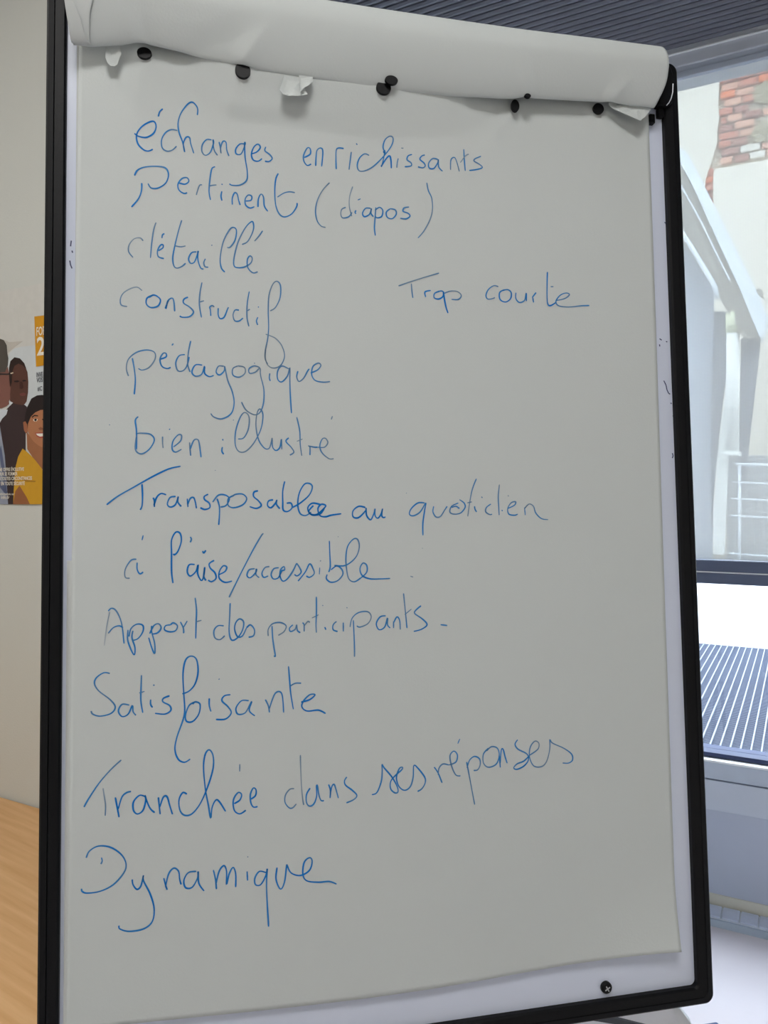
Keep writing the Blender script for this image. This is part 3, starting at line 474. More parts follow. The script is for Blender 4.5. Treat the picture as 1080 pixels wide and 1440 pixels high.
# handwriting: thin ink ribbons lying on the sheet
im = bpy.data.materials.new('blue_marker_ink'); im.use_nodes = True; nt = im.node_tree; b = nt.nodes['Principled BSDF']; b.inputs['Roughness'].default_value = .7; b.inputs['Specular IOR Level'].default_value = .2
at = nt.nodes.new('ShaderNodeAttribute'); at.attribute_name = 'ink'; cr = nt.nodes.new('ShaderNodeValToRGB'); e = cr.color_ramp.elements
e[0].position = .0; e[0].color = (*lin((176, 184, 190)), 1); e[1].position = 1; e[1].color = (*lin((8, 112, 192)), 1); x = e.new(.45); x.color = (*lin((104, 132, 160)), 1); x = e.new(.75); x.color = (*lin((48, 126, 190)), 1)
nt.links.new(at.outputs['Fac'], cr.inputs[0]); nt.links.new(cr.outputs[0], b.inputs['Base Color'])
INK = '''225,157,1.0:-2431 9499 -2418 9551 -2387 9587
204,191,1.1:-2663 9297 -2623 9272 -2547 9268 -2479 9316 -2452 9387 -2470 9441 -2518 9432 -2595 9372 -2641 9285 -2629 9194 -2575 9137 -2527 9127 -2483 9150
237,198,0.8:-2243 9374 -2305 9375 -2363 9334 -2398 9258 -2392 9176 -2348 9145 -2295 9160 -2251 9206
262,170,0.9:-2044 9556 -2042 9629 -2089 9683 -2139 9661 -2203 9570 -2235 9462 -2227 9358 -2192 9258 -2169 9152
264,203,0.9:-2173 9156 -2184 9238 -2159 9307 -2123 9311 -2110 9245 -2080 9148
294,206,0.8:-1902 9308 -1952 9307 -1995 9246 -1998 9173 -1962 9139 -1912 9181 -1882 9278 -1888 9309 -1877 9206 -1843 9150
313,207,0.8:-1826 9295 -1813 9233 -1807 9175 -1811 9233 -1788 9303 -1756 9297 -1749 9218 -1727 9153
338,226,0.9:-1555 9296 -1612 9295 -1656 9238 -1653 9185 -1602 9190 -1561 9296 -1567 9304 -1562 9152 -1541 9006 -1549 8910 -1614 8856 -1694 8845 -1724 8859
360,215,1.0:-1491 9201 -1440 9227 -1405 9277 -1429 9309 -1470 9277 -1497 9200 -1481 9138 -1430 9126 -1389 9158
376,218,0.9:-1348 9289 -1358 9246 -1307 9208 -1283 9168 -1318 9133 -1359 9133
215,248,0.9:-2660 8858 -2632 8916 -2556 8958 -2431 8976 -2354 8962 -2330 8892 -2359 8807 -2431 8750 -2498 8744 -2530 8788
194,274,1.0:-2590 8787 -2593 8705 -2622 8621 -2688 8530
257,260,0.9:-2227 8823 -2169 8814 -2130 8848 -2149 8884 -2198 8869 -2237 8808 -2227 8747 -2179 8716 -2146 8727
279,265,0.7:-2056 8710 -2042 8763 -2022 8816 -1998 8822
297,254,0.9:-1867 9026 -1899 9004 -1917 8909 -1929 8762 -1914 8670
298,260,0.6:-1933 8814 -1894 8827 -1854 8835
311,275,0.9:-1800 8773 -1809 8720 -1799 8673
312,259,0.9:-1802 8842 -1794 8851
331,280,0.9:-1695 8640 -1695 8709 -1671 8767 -1645 8755 -1631 8693 -1615 8642
350,283,0.9:-1559 8689 -1504 8704 -1498 8746 -1534 8754 -1564 8709 -1559 8647 -1515 8619 -1470 8637
368,284,0.9:-1434 8636 -1429 8721 -1402 8776 -1376 8746 -1368 8652 -1332 8598
399,281,0.9:-1221 9014 -1248 8948 -1259 8820 -1250 8672 -1214 8580 -1159 8552 -1086 8590 -1034 8669 -1027 8712
402,272,0.7:-1233 8758 -1167 8806 -1105 8826 -1049 8821
431,220,0.9:-947 9210 -884 9253 -884 9311 -915 9315 -953 9236 -952 9171 -917 9127 -875 9146
448,220,0.9:-827 9129 -822 9227 -810 9303 -768 9329 -749 9288 -764 9129
475,218,0.9:-608 9113 -610 9225 -605 9323 -577 9348 -524 9347
492,226,0.7:-443 9318 -457 9218 -471 9119
501,203,0.8:-388 9417 -377 9400
528,218,0.8:-249 9297 -299 9310 -353 9261 -380 9182 -366 9122 -312 9118 -225 9164 -137 9248 -48 9356 8 9450 16 9517 -23 9528 -72 9486 -95 9406 -81 9331 -116 9180
540,213,1.5:-81 9375 -77 9342 -92 9358
544,228,1.2:-121 9184 -71 9266 -27 9314 -10 9271 -7 9177
558,229,0.7:72 9295 60 9245 54 9189
565,208,0.6:107 9413 133 9415
574,226,0.9:227 9354 183 9334 171 9289 214 9260 214 9226 143 9209
593,228,0.9:372 9363 338 9349 315 9309 359 9273 374 9241 347 9217 291 9222
612,231,0.9:517 9328 461 9332 415 9278 418 9223 470 9221 516 9288 524 9329 527 9244 571 9199
638,231,0.7:662 9223 669 9336 710 9369 736 9320 763 9215
652,224,0.8:820 9474 824 9362 832 9228
653,221,0.6:777 9317 836 9397 876 9423
670,230,0.8:1020 9414 950 9378 938 9350 995 9322 1033 9287 970 9258 878 9237
451,292,0.7:-681 8960 -752 8878 -810 8766 -834 8646 -819 8541 -777 8484 -729 8471
485,299,0.7:-511 8705 -554 8680 -565 8625 -544 8588 -480 8606 -443 8656
493,283,0.6:-433 8938 -467 8827 -472 8719 -448 8613
500,298,0.8:-400 8681 -411 8659 -401 8642
504,280,0.8:-381 8795 -349 8811
518,299,0.9:-243 8716 -297 8711 -330 8654 -309 8619 -255 8650 -232 8716 -239 8662 -212 8627
527,312,0.9:-184 8731 -195 8611 -203 8502 -194 8420
532,299,0.9:-194 8698 -145 8734 -109 8705 -121 8638 -169 8617 -195 8633
549,299,0.9:-26 8729 -70 8686 -60 8632 -6 8621 39 8673 29 8720 -26 8729
570,300,0.9:183 8765 128 8750 116 8712 171 8694 192 8663 148 8631 82 8632
600,295,0.7:388 9054 404 8967 441 8881 445 8749 413 8636 344 8510 276 8428
189,345,0.6:-2575 8191 -2604 8219 -2661 8205 -2708 8141 -2713 8070 -2670 8013
215,335,0.7:-2451 8390 -2474 8310 -2493 8166 -2504 8020
225,352,0.9:-2428 8100 -2384 8133 -2384 8164 -2409 8156 -2436 8099 -2428 8039 -2374 8022
229,331,0.8:-2394 8231 -2388 8266 -2369 8281
250,355,0.8:-2200 8434 -2230 8329 -2268 8162 -2288 8038 -2278 7957 -2249 7933 -2201 7952 -2162 7989
253,346,0.6:-2268 8162 -2210 8156 -2162 8169
275,364,0.9:-2055 8115 -2104 8102 -2133 8038 -2113 7992 -2074 8011 -2041 8106 -2041 8116 -2041 8034 -2016 7954 -1987 7939
289,371,0.8:-1967 8049 -1983 8007 -1971 7967 -1938 7963
297,345,0.7:-1907 8198 -1898 8192
320,346,0.8:-1774 7924 -1809 7967 -1819 8069 -1789 8237 -1728 8366 -1688 8400 -1655 8372 -1669 8266 -1719 8190 -1749 8184
346,354,0.8:-1599 8226 -1539 8265 -1484 8384 -1483 8464 -1507 8471 -1568 8399 -1639 8248 -1680 8079 -1680 7996 -1640 7978 -1570 7993 -1510 8038 -1496 8091 -1520 8110 -1546 8067 -1540 7984 -1490 7935 -1440 7949
363,331,0.7:-1472 8270 -1427 8326 -1387 8387
181,416,0.6:-2584 7681 -2631 7713 -2697 7693 -2762 7645 -2790 7583 -2781 7524 -2725 7511
214,422,1.0:-2479 7641 -2536 7607 -2542 7547 -2498 7513 -2431 7533 -2407 7594 -2441 7633 -2479 7641 -2517 7615
234,428,0.9:-2361 7510 -2345 7557 -2326 7599
240,428,0.9:-2355 7506 -2336 7588 -2297 7621 -2278 7591 -2269 7487
262,434,0.9:-2139 7640 -2178 7617 -2182 7576 -2124 7539 -2085 7490 -2124 7441 -2192 7430 -2221 7442
282,421,0.8:-2001 7801 -2022 7687 -2027 7564 -2007 7437
283,424,0.6:-2026 7595 -1982 7612
297,435,0.8:-1915 7458 -1919 7519 -1925 7549 -1899 7567 -1880 7552
313,439,0.9:-1841 7544 -1841 7472 -1821 7436 -1782 7454 -1748 7538 -1738 7559
333,444,0.8:-1633 7534 -1673 7532 -1693 7479 -1677 7423 -1633 7421 -1593 7454
348,435,0.8:-1528 7736 -1549 7611 -1553 7466 -1534 7370
349,436,0.6:-1549 7532 -1523 7550
361,451,0.8:-1443 7471 -1457 7429 -1444 7389
363,431,0.7:-1440 7581 -1432 7575
381,445,0.7:-1316 7544 -1261 7585 -1213 7691 -1208 7817 -1244 7861 -1289 7823 -1327 7706 -1336 7539 -1333 7373 -1344 7249 -1369 7124 -1372 7041 -1346 6985
384,494,0.6:-1365 7153 -1370 7056 -1343 6973 -1284 6947 -1213 6978 -1172 7076 -1200 7184 -1258 7254 -1312 7280 -1364 7297
588,392,0.7:51 7887 190 7943 367 8008 506 8056
579,409,0.7:194 7922 199 7835 208 7764
600,412,1.0:352 7783 342 7822 353 7844 409 7858
617,414,1.0:509 7857 452 7828 447 7780 496 7769 545 7800 546 7855 509 7857
626,425,1.2:553 7855 562 7769 578 7682 599 7618
638,415,0.7:559 7834 632 7864 710 7864 754 7823 720 7777 641 7773
691,412,0.8:1186 7947 1133 7955 1068 7907 1039 7839 1060 7800 1118 7810 1141 7823
710,413,1.0:1259 7918 1200 7882 1203 7804 1267 7779 1326 7822 1335 7889 1294 7920 1236 7906
734,418,0.9:1391 7892 1389 7825 1430 7783 1489 7809 1507 7877 1514 7888 1512 7803
749,421,0.9:1588 7852 1598 7792
751,414,0.9:1583 7847 1620 7894 1632 7906
772,413,1.0:1774 8151 1766 8015 1761 7857 1770 7779 1805 7770 1866 7807
776,403,0.7:1807 7984 1841 7986
797,422,0.8:1867 7829 1975 7858 2032 7906 1989 7922 1916 7889 1866 7818 1901 7770 2020 7763 2165 7784 2270 7794
188,528,0.9:-2675 6994 -2657 6890 -2646 6775 -2656 6631
197,510,0.7:-2711 6812 -2731 6888 -2712 6981 -2636 7053 -2537 7081 -2464 7060 -2459 6991 -2514 6907 -2580 6877 -2618 6892
231,507,0.9:-2411 6992 -2353 7018 -2353 7053 -2382 7052 -2411 6992 -2393 6923 -2344 6901 -2308 6914
242,484,0.7:-2297 7137 -2282 7157
256,510,0.8:-2170 7049 -2226 7035 -2259 6963 -2241 6886 -2192 6883 -2152 6932 -2129 7027
266,502,0.8:-2113 7192 -2136 7074 -2143 6956 -2120 6874
284,522,0.9:-2000 6949 -2068 6947 -2102 6875 -2069 6834 -2007 6855 -1978 6938 -1978 6867 -1933 6834 -1887 6847
313,547,0.8:-1788 6945 -1841 6943 -1864 6883 -1830 6854 -1784 6898 -1779 6945 -1750 6804 -1705 6687 -1687 6569 -1717 6462 -1809 6406 -1888 6423 -1918 6458
335,521,0.7:-1646 6955 -1697 6925 -1697 6858 -1635 6839 -1577 6881 -1581 6941 -1646 6955
358,543,0.7:-1425 6946 -1483 6961 -1535 6930 -1530 6883 -1472 6897 -1425 6939 -1419 6863 -1387 6720 -1392 6577 -1428 6481 -1486 6456 -1567 6501 -1613 6583
379,530,0.8:-1325 6890 -1330 6842 -1321 6811
357,510,0.6:-1483 6992 -1476 6985
401,534,0.8:-1131 6945 -1201 6971 -1244 6917 -1245 6833 -1203 6805 -1143 6872 -1119 6957 -1120 6825 -1116 6656 -1106 6481
425,526,0.8:-1036 6924 -1048 6863 -1025 6816 -976 6854 -935 6928 -916 6953
446,524,0.8:-904 6909 -831 6944 -795 6994 -823 7017 -879 6978 -892 6893 -857 6833 -773 6817 -700 6826
192,603,0.9:-2617 6411 -2645 6372 -2634 6268 -2633 6085
201,620,0.8:-2634 6223 -2644 6085 -2590 6040 -2513 6087 -2465 6179 -2502 6236 -2590 6246 -2629 6241
228,622,0.7:-2386 6215 -2386 6158 -2381 6100
238,603,0.8:-2322 6293 -2315 6286
248,624,0.8:-2282 6113 -2215 6172 -2204 6230 -2237 6234 -2286 6171 -2293 6090 -2260 6062 -2204 6091
267,631,0.7:-2126 6162 -2121 6092 -2115 6027
276,627,0.8:-2121 6092 -2085 6181 -2047 6191 -2032 6151 -2014 6012
313,634,0.9:-1805 6120 -1810 6077 -1792 6045
313,618,0.9:-1803 6202 -1798 6185
355,608,0.7:-1649 6204 -1592 6217 -1545 6312 -1538 6431 -1579 6477 -1625 6429 -1672 6286 -1677 6145 -1639 6075 -1570 6081 -1488 6171 -1418 6315 -1398 6458 -1428 6517 -1458 6468 -1469 6337 -1442 6196 -1384 6114 -1337 6114 -1313 6186 -1306 6222
389,626,0.8:-1306 6210 -1302 6127 -1267 6092 -1227 6128 -1212 6211 -1209 6104
407,628,0.8:-1137 6225 -1166 6188 -1114 6129 -1086 6077 -1127 6046
421,614,0.7:-1052 6442 -1023 6298 -1019 6155 -1004 6040
421,619,0.6:-1054 6190 -995 6215
438,630,0.8:-920 6048 -919 6132 -936 6144 -876 6133 -840 6133
456,629,0.7:-840 6133 -768 6134 -732 6183 -755 6226 -791 6218 -816 6146 -793 6074 -722 6015 -673 6015
466,587,0.6:-693 6426 -680 6462
154,597,0.6:-2889 6328 -2885 6318
328,591,0.6:-1697 6399 -1692 6392
201,679,1.0:-2911 5538 -2811 5619 -2665 5707 -2475 5819 -2325 5894 -2213 5921
199,701,1.1:-2581 5741 -2576 5630 -2580 5531 -2597 5486
216,705,1.1:-2464 5515 -2464 5575 -2475 5608
224,700,1.1:-2468 5530 -2443 5608 -2400 5648 -2351 5635
245,705,1.0:-2261 5619 -2315 5608 -2340 5541 -2308 5514 -2261 5541 -2235 5619 -2239 5563 -2207 5519
263,707,1.1:-2149 5597 -2142 5514
270,706,1.0:-2147 5530 -2121 5597 -2088 5608 -2071 5563 -2060 5500
289,706,1.1:-1946 5642 -1984 5619 -1979 5586 -1936 5552 -1931 5507 -1980 5489 -2023 5507
307,719,1.0:-1859 5597 -1837 5518 -1837 5428 -1844 5333
312,704,0.9:-1903 5563 -1848 5631 -1782 5635 -1738 5597 -1771 5529 -1826 5513
331,702,0.9:-1693 5631 -1749 5597 -1749 5529 -1694 5506 -1605 5536 -1566 5597 -1604 5642 -1671 5642 -1715 5619
359,703,1.1:-1452 5677 -1492 5665 -1497 5620 -1448 5574 -1421 5528 -1471 5499 -1538 5517
384,708,1.1:-1301 5585 -1347 5574 -1358 5528 -1324 5505 -1279 5551 -1263 5585 -1268 5540 -1234 5494
402,704,1.1:-1182 5776 -1203 5677 -1204 5562 -1200 5482 -1155 5466 -1109 5505 -1120 5551 -1165 5551
427,703,1.0:-1109 5505 -1028 5551 -935 5632 -899 5713 -922 5752 -980 5747 -1034 5655 -1051 5539 -1029 5447 -972 5424 -914 5458
451,717,1.2:-820 5539 -901 5551 -948 5504 -925 5442 -856 5435 -786 5493 -762 5527 -809 5539 -844 5493 -822 5423 -764 5411 -705 5427 -600 5441
444,718,1.2:-890 5527 -937 5470 -903 5428 -821 5442 -774 5504
302,661,0.5:-1878 5884 -1873 5879
512,720,1.1:-344 5506 -415 5518 -475 5472 -476 5409 -417 5401 -344 5471 -337 5502 -333 5424 -291 5377 -257 5436 -242 5483
532,721,1.0:-242 5494 -243 5424 -214 5393 -178 5435 -160 5494
539,723,1.0:-160 5494 -171 5424 -154 5400 -130 5407
589,720,0.9:298 5553 224 5553 150 5493 129 5434 173 5417 247 5458 310 5553 297 5481 274 5338 272 5208
617,718,0.8:396 5517 387 5457 419 5404 468 5409 519 5480 545 5516
643,713,0.8:671 5552 595 5516 574 5456 618 5432 693 5444 745 5504 734 5552 684 5588
640,713,0.8:595 5504 645 5516 682 5492
663,698,0.7:879 5814 830 5697 797 5552 773 5407
660,706,0.6:771 5552 822 5564
668,716,0.8:851 5516 858 5479 875 5455
677,699,0.8:933 5620 942 5605
687,717,0.8:1038 5540 986 5503 977 5455 1022 5426 1048 5430
701,704,0.7:1140 5752 1124 5625 1126 5503 1129 5418
706,717,0.8:1159 5474 1169 5464
720,715,0.8:1229 5491 1307 5527 1321 5564 1269 5552 1229 5491 1240 5430 1304 5417 1343 5429
714,697,0.6:1233 5632 1245 5625
738,719,0.8:1423 5502 1429 5417
752,719,0.7:1423 5490 1477 5539 1528 5514 1552 5441 1616 5379 1695 5366
571,693,0.5:97 5660 104 5655
182,799,0.7:-2632 5004 -2684 4993 -2736 4907 -2736 4831 -2694 4819
195,800,0.9:-2625 4971 -2625 4905 -2600 4861 -2568 4878
200,756,0.9:-2569 5237 -2580 5189
246,775,1.1:-2287 4762 -2300 4877 -2300 5053 -2300 5186 -2261 5263 -2218 5252 -2207 5174 -2240 5075 -2272 5042 -2282 5053
268,758,0.9:-2121 5217 -2110 5195 -2121 5162
276,803,1.1:-2078 4943 -2132 4940 -2150 4874 -2122 4829 -2068 4872 -2046 4938 -2050 4850 -2014 4782 -1992 4826 -1981 4915
287,808,1.1:-1981 4904 -1992 4826 -1970 4781
286,775,1.0:-2002 5076 -1991 5055 -1970 5082
298,804,1.1:-1889 4980 -1937 4948 -1927 4903 -1883 4857 -1872 4801 -1916 4769 -1949 4785
314,807,1.0:-1850 4834 -1785 4867 -1767 4911 -1802 4923 -1839 4868 -1840 4801 -1785 4759 -1715 4771
347,790,0.8:-1401 5244 -1423 5221 -1496 5098 -1608 4886 -1697 4708 -1746 4609
356,805,0.9:-1490 4889 -1546 4879 -1568 4823 -1535 4800 -1479 4855 -1474 4888 -1479 4832 -1446 4798
373,804,0.8:-1344 4909 -1389 4898 -1419 4842 -1401 4801 -1356 4814
396,805,0.9:-1250 4895 -1300 4885 -1327 4829 -1305 4783 -1255 4794 -1221 4861 -1191 4872 -1198 4906 -1232 4872 -1237 4805 -1210 4759 -1165 4780 -1107 4859 -1068 4938
418,802,0.9:-1068 4938 -1039 4892 -1023 4846 -1062 4808 -1092 4824
433,806,0.9:-1056 4755 -982 4845 -935 4928 -901 4878 -890 4827 -937 4791 -971 4806
449,802,0.7:-832 4888 -837 4819
450,788,0.7:-826 4961 -820 4952
463,784,0.9:-729 5162 -726 5035 -723 4897 -740 4840
469,807,0.9:-716 4863 -658 4901 -607 4872 -593 4814 -648 4751 -718 4736 -764 4772 -756 4817
493,788,0.8:-681 4908 -564 4906 -457 4985 -416 5089 -431 5171 -478 5176 -538 5102 -558 4987 -553 4871 -531 4767 -473 4735 -401 4775
518,806,0.9:-401 4775 -341 4832 -340 4902 -380 4926 -412 4868 -389 4798 -307 4762 -188 4759 -92 4762
579,810,0.6:125 4780 157 4770
594,771,0.5:260 5075 267 5068
475,754,0.5:-640 5205 -633 5201
389,884,0.7:-1361 4211 -1360 4278 -1315 4333 -1236 4342 -1180 4306 -1203 4250 -1260 4214
384,907,0.9:-1322 4311 -1316 4187 -1301 4075 -1291 4007 -1306 4012
414,884,0.8:-1112 4315 -1147 4282 -1136 4248 -1090 4269 -1074 4314 -1067 4257 -1038 4233
426,880,0.8:-999 4243 -999 4311 -1014 4334
431,876,0.7:-999 4300 -960 4344 -941 4332
444,866,0.8:-870 4591 -871 4443 -877 4307 -874 4227
443,866,0.6:-918 4376 -849 4408
457,883,0.9:-788 4281 -775 4253
453,851,0.6:-809 4505 -802 4496
471,881,0.8:-665 4334 -700 4301 -701 4251 -655 4231
482,881,0.8:-595 4320 -596 4229
487,854,0.6:-558 4475 -551 4465
507,872,0.7:-526 4272 -501 4363 -430 4418 -336 4422 -301 4368 -338 4300 -420 4268 -455 4281
497,899,0.8:-490 4340 -485 4202 -482 4064 -483 3966
539,876,0.9:-146 4375 -206 4365 -248 4297 -220 4234 -160 4259 -128 4351 -129 4281 -101 4246
553,878,0.8:-64 4314 -65 4244
559,875,0.8:-62 4302 -27 4359 1 4323 7 4226
569,858,0.8:49 4602 59 4485 69 4368 79 4239
573,860,0.6:58 4380 131 4436
590,870,0.9:236 4468 179 4423 167 4388 250 4327 298 4267 236 4222 151 4202
624,879,0.8:445 4262 518 4252
150,884,0.4:-2927 4177 -2916 4272 -2901 4385 -2878 4498
164,870,0.8:-2892 4508 -2865 4532 -2829 4519 -2792 4457 -2764 4361 -2745 4189
162,884,0.8:-2891 4293 -2846 4345 -2791 4362 -2755 4342
184,901,0.9:-2709 4321 -2712 4226 -2681 4130 -2650 4077 -2644 4147 -2672 4244 -2663 4310
191,889,0.9:-2700 4254 -2682 4330 -2627 4372 -2571 4358 -2571 4297 -2617 4232 -2672 4215
214,899,0.9:-2516 4238 -2488 4141 -2460 4082 -2460 4178 -2488 4294 -2488 4352
218,885,0.9:-2506 4276 -2469 4351 -2423 4369 -2399 4329 -2432 4282 -2479 4271
240,881,0.9:-2311 4355 -2358 4347 -2367 4309 -2320 4288 -2264 4296 -2245 4343 -2283 4374 -2311 4355
256,882,0.9:-2217 4381 -2189 4322 -2185 4268
260,877,0.9:-2189 4322 -2151 4388
275,868,0.9:-2075 4614 -2062 4492 -2066 4357 -2070 4211
279,873,0.7:-2066 4376 -2014 4390
308,889,0.8:-1798 4328 -1856 4330 -1894 4283 -1885 4214 -1837 4193 -1789 4230
333,881,0.9:-1735 4551 -1740 4424 -1746 4267 -1721 4184 -1663 4206 -1614 4282 -1604 4361 -1643 4391 -1682 4353 -1692 4285 -1663 4215 -1615 4223 -1575 4301
352,887,0.9:-1575 4301 -1536 4329 -1497 4278 -1507 4220 -1556 4206
143,979,0.8:-2874 3909 -2930 3918 -2996 3875 -3014 3818 -2974 3747 -2873 3661 -2824 3588 -2862 3528 -2961 3508 -3028 3531 -3043 3562
179,999,0.9:-2694 3597 -2761 3608 -2795 3547 -2761 3492 -2705 3512 -2667 3591 -2660 3533 -2633 3496
199,975,0.9:-2582 3879 -2586 3774 -2588 3633 -2570 3516
199,973,0.7:-2604 3709 -2554 3720
212,989,0.9:-2497 3640 -2497 3593 -2479 3562
216,963,0.8:-2473 3780 -2461 3772
232,992,1.0:-2319 3666 -2377 3645 -2381 3611 -2319 3572 -2308 3524 -2365 3492 -2456 3505
261,991,1.0:-2199 3678 -2134 3703 -2076 3772 -2048 3889 -2064 4009 -2118 4042 -2169 4001 -2192 3872 -2185 3682 -2176 3517 -2193 3424 -2250 3263 -2269 3147 -2239 3052 -2181 3017 -2124 3044
271,998,1.0:-2076 3594 -2135 3562 -2169 3469 -2158 3410 -2100 3406 -2042 3474 -2030 3568 -2076 3594 -2100 3572
295,991,1.0:-1941 3622 -1941 3551 -1925 3491
308,955,0.8:-1849 3808 -1842 3800
316,994,1.0:-1736 3647 -1795 3638 -1819 3592 -1760 3529 -1729 3468 -1784 3411 -1878 3412
346,995,0.9:-1557 3578 -1629 3581 -1682 3513 -1665 3452 -1594 3460 -1546 3541 -1529 3564 -1553 3481 -1498 3425
376,992,0.9:-1394 3581 -1365 3519 -1354 3451
390,985,0.9:-1358 3482 -1304 3624 -1255 3653 -1224 3608 -1213 3443
408,965,0.9:-1160 3901 -1151 3774 -1140 3628 -1115 3469
415,962,0.8:-1145 3701 -1095 3728 -1034 3725
436,989,1.0:-1036 3537 -949 3557 -894 3603 -949 3605 -1011 3548 -1029 3488 -975 3444 -863 3447 -789 3409
141,1102,0.8:-3102 2665 -3069 2727 -2971 2874 -2863 2996 -2767 3081
146,1127,0.6:-2932 2828 -2920 2750 -2908 2662 -2911 2568
164,1135,1.0:-2820 2733 -2802 2636 -2785 2543
174,1121,1.0:-2794 2618 -2761 2728 -2719 2768 -2676 2777
200,1131,1.1:-2549 2720 -2600 2733 -2654 2676 -2654 2598 -2617 2560 -2566 2591 -2540 2684 -2549 2729 -2506 2612 -2458 2559
223,1133,1.1:-2424 2701 -2416 2622 -2407 2538
234,1131,1.1:-2412 2604 -2378 2698 -2343 2700 -2318 2614 -2292 2528
285,1114,1.0:-2156 2710 -2196 2727 -2231 2660 -2222 2562 -2179 2510 -2109 2518 -2031 2608 -1960 2762 -1907 2936 -1906 3060 -1941 3120 -1980 3083 -1998 2960 -1981 2746 -1952 2584 -1931 2462 -1917 2563 -1881 2631 -1846 2611 -1788 2514
335,1129,1.0:-1704 2582 -1650 2613 -1632 2665 -1667 2686 -1712 2618 -1704 2519 -1651 2479 -1591 2510
337,1079,0.7:-1648 2962 -1650 2890
356,1122,1.0:-1542 2613 -1497 2645 -1491 2699 -1518 2719 -1547 2658 -1542 2577 -1516 2534 -1476 2536
408,1123,0.7:-1114 2684 -1158 2680 -1201 2627 -1206 2556 -1166 2500 -1130 2497 -1094 2533
424,1100,0.6:-1049 3011 -1047 2879 -1041 2707 -1028 2563 -1019 2516
442,1119,0.9:-954 2678 -991 2617 -992 2539 -963 2501 -919 2518 -889 2595 -891 2688 -881 2694 -867 2607 -846 2548 -816 2543
463,1111,0.9:-767 2700 -749 2641 -754 2562
469,1111,0.9:-754 2584 -734 2676 -711 2696 -694 2651 -669 2556
491,1110,0.9:-580 2761 -604 2724 -593 2679 -526 2624 -479 2569 -513 2529 -588 2503
561,1096,0.9:-324 2564 -271 2582 -224 2688 -212 2789 -213 2860 -191 2824 -109 2723 -57 2624 -50 2572 -81 2563 -126 2607 -125 2680 -78 2735 -8 2789 3 2815 -31 2805 -63 2720 -42 2630 19 2581 81 2613 114 2706 124 2824 170 2791 238 2697 241 2638 204 2582 158 2559
615,1088,0.9:342 2793 383 2730 424 2625
621,1079,0.8:383 2709 395 2779 439 2817 503 2802
638,1073,0.8:503 2802 579 2827 598 2897 560 2941 516 2893 535 2780 576 2695 626 2681
645,1042,0.8:628 3063 605 3015
661,1099,0.8:698 2819 718 2705 746 2540 775 2374
667,1074,0.8:701 2757 732 2837 787 2870 841 2840 846 2778 816 2729 773 2726
689,1061,0.8:943 2946 886 2888 884 2796 938 2747 1027 2775 1062 2866 1042 2939 976 2958 920 2917
702,1069,0.9:1062 2876 1070 2735
707,1063,0.9:1071 2782 1086 2916 1108 2920 1128 2840 1149 2773
732,1064,0.9:1274 3013 1243 2967 1275 2913 1375 2855 1389 2791 1338 2732 1258 2703 1221 2720 1260 2759 1339 2784 1408 2842
756,1057,0.7:1408 2842 1501 2898 1514 2960 1469 2984 1415 2925 1403 2821 1450 2724 1540 2712 1599 2766 1637 2889 1640 2994
791,1058,0.8:1645 2989 1673 2950 1798 2889 1888 2820 1897 2756 1850 2727 1781 2732
142,1223,0.9:-3080 2193 -3050 2254 -2968 2292 -2861 2270 -2765 2195 -2721 2105 -2740 2021 -2835 1921 -2954 1872 -3071 1868 -3114 1889 -3119 1914
142,1210,0.8:-2943 2183 -2936 2150 -2948 2122
194,1269,1.0:-2663 1952 -2656 1903 -2620 1855 -2584 1883 -2560 1979 -2560 1929 -2499 1800 -2462 1661 -2479 1541 -2559 1481 -2691 1474 -2774 1506 -2782 1538
232,1243,1.0:-2373 1935 -2358 1872 -2341 1821
245,1234,1.0:-2358 1847 -2329 1968 -2279 2018 -2235 1983 -2225 1908 -2211 1857
272,1238,1.0:-2069 1967 -2144 1962 -2186 1892 -2169 1823 -2107 1821 -2057 1904 -2052 1965 -2045 1852 -1995 1773
302,1237,1.0:-1907 1964 -1887 1874 -1878 1778
319,1231,1.0:-1883 1823 -1852 1946 -1806 1996 -1781 1939 -1782 1813 -1756 1911 -1718 1970 -1693 1905 -1694 1779
347,1232,0.9:-1583 1919 -1579 1830
348,1205,0.7:-1572 2062 -1578 2053
370,1245,1.0:-1394 1888 -1463 1907 -1507 1848 -1502 1784 -1451 1779 -1399 1863 -1386 1925 -1395 1773 -1388 1570 -1377 1367
396,1230,1.0:-1290 1928 -1301 1815 -1258 1716 -1218 1781 -1196 1932 -1191 1944
434,1226,1.0:-1191 1944 -1153 1864 -1061 1829 -969 1871 -941 1958 -967 1994 -1021 1953 -1035 1839 -996 1771 -877 1746 -771 1743 -697 1710
'''
def catmull(P, k=5):
    if len(P) < 3: return P
    Q = [P[0]]+P+[P[-1]]; out = []
    for i in range(1, len(Q)-2):
        p0, p1, p2, p3 = Q[i-1:i+3]
        for j in range(k):
            t = j/k; out.append(tuple(.5*((2*p1[c])+(-p0[c]+p2[c])*t+(2*p0[c]-5*p1[c]+4*p2[c]-p3[c])*t*t+(-p0[c]+3*p1[c]-3*p2[c]+p3[c])*t**3) for c in (0, 1)))
    out.append(P[-1]); return out
words = []; last = None
for l in INK.strip().split('\n'):
    h, d = l.split(':'); mx_, my_, k = h.split(','); q = list(map(int, d.split())); P = [(q[i]/1e4, q[i+1]/1e4) for i in range(0, len(q), 2)]
    x0 = min(p[0] for p in P); x1 = max(p[0] for p in P); cy = sum(p[1] for p in P)/len(P)
    if last is None or x0 < last[0]-.035 or x0 > last[0]+.020 or abs(cy-last[1]) > .06: words.append([]); last = [x1, cy]
    last = [max(x1, last[0]) if x1 < last[0]+.2 else x1, cy*.5+last[1]*.5]; words[-1].append((float(k), P))
ri = random.Random(11)
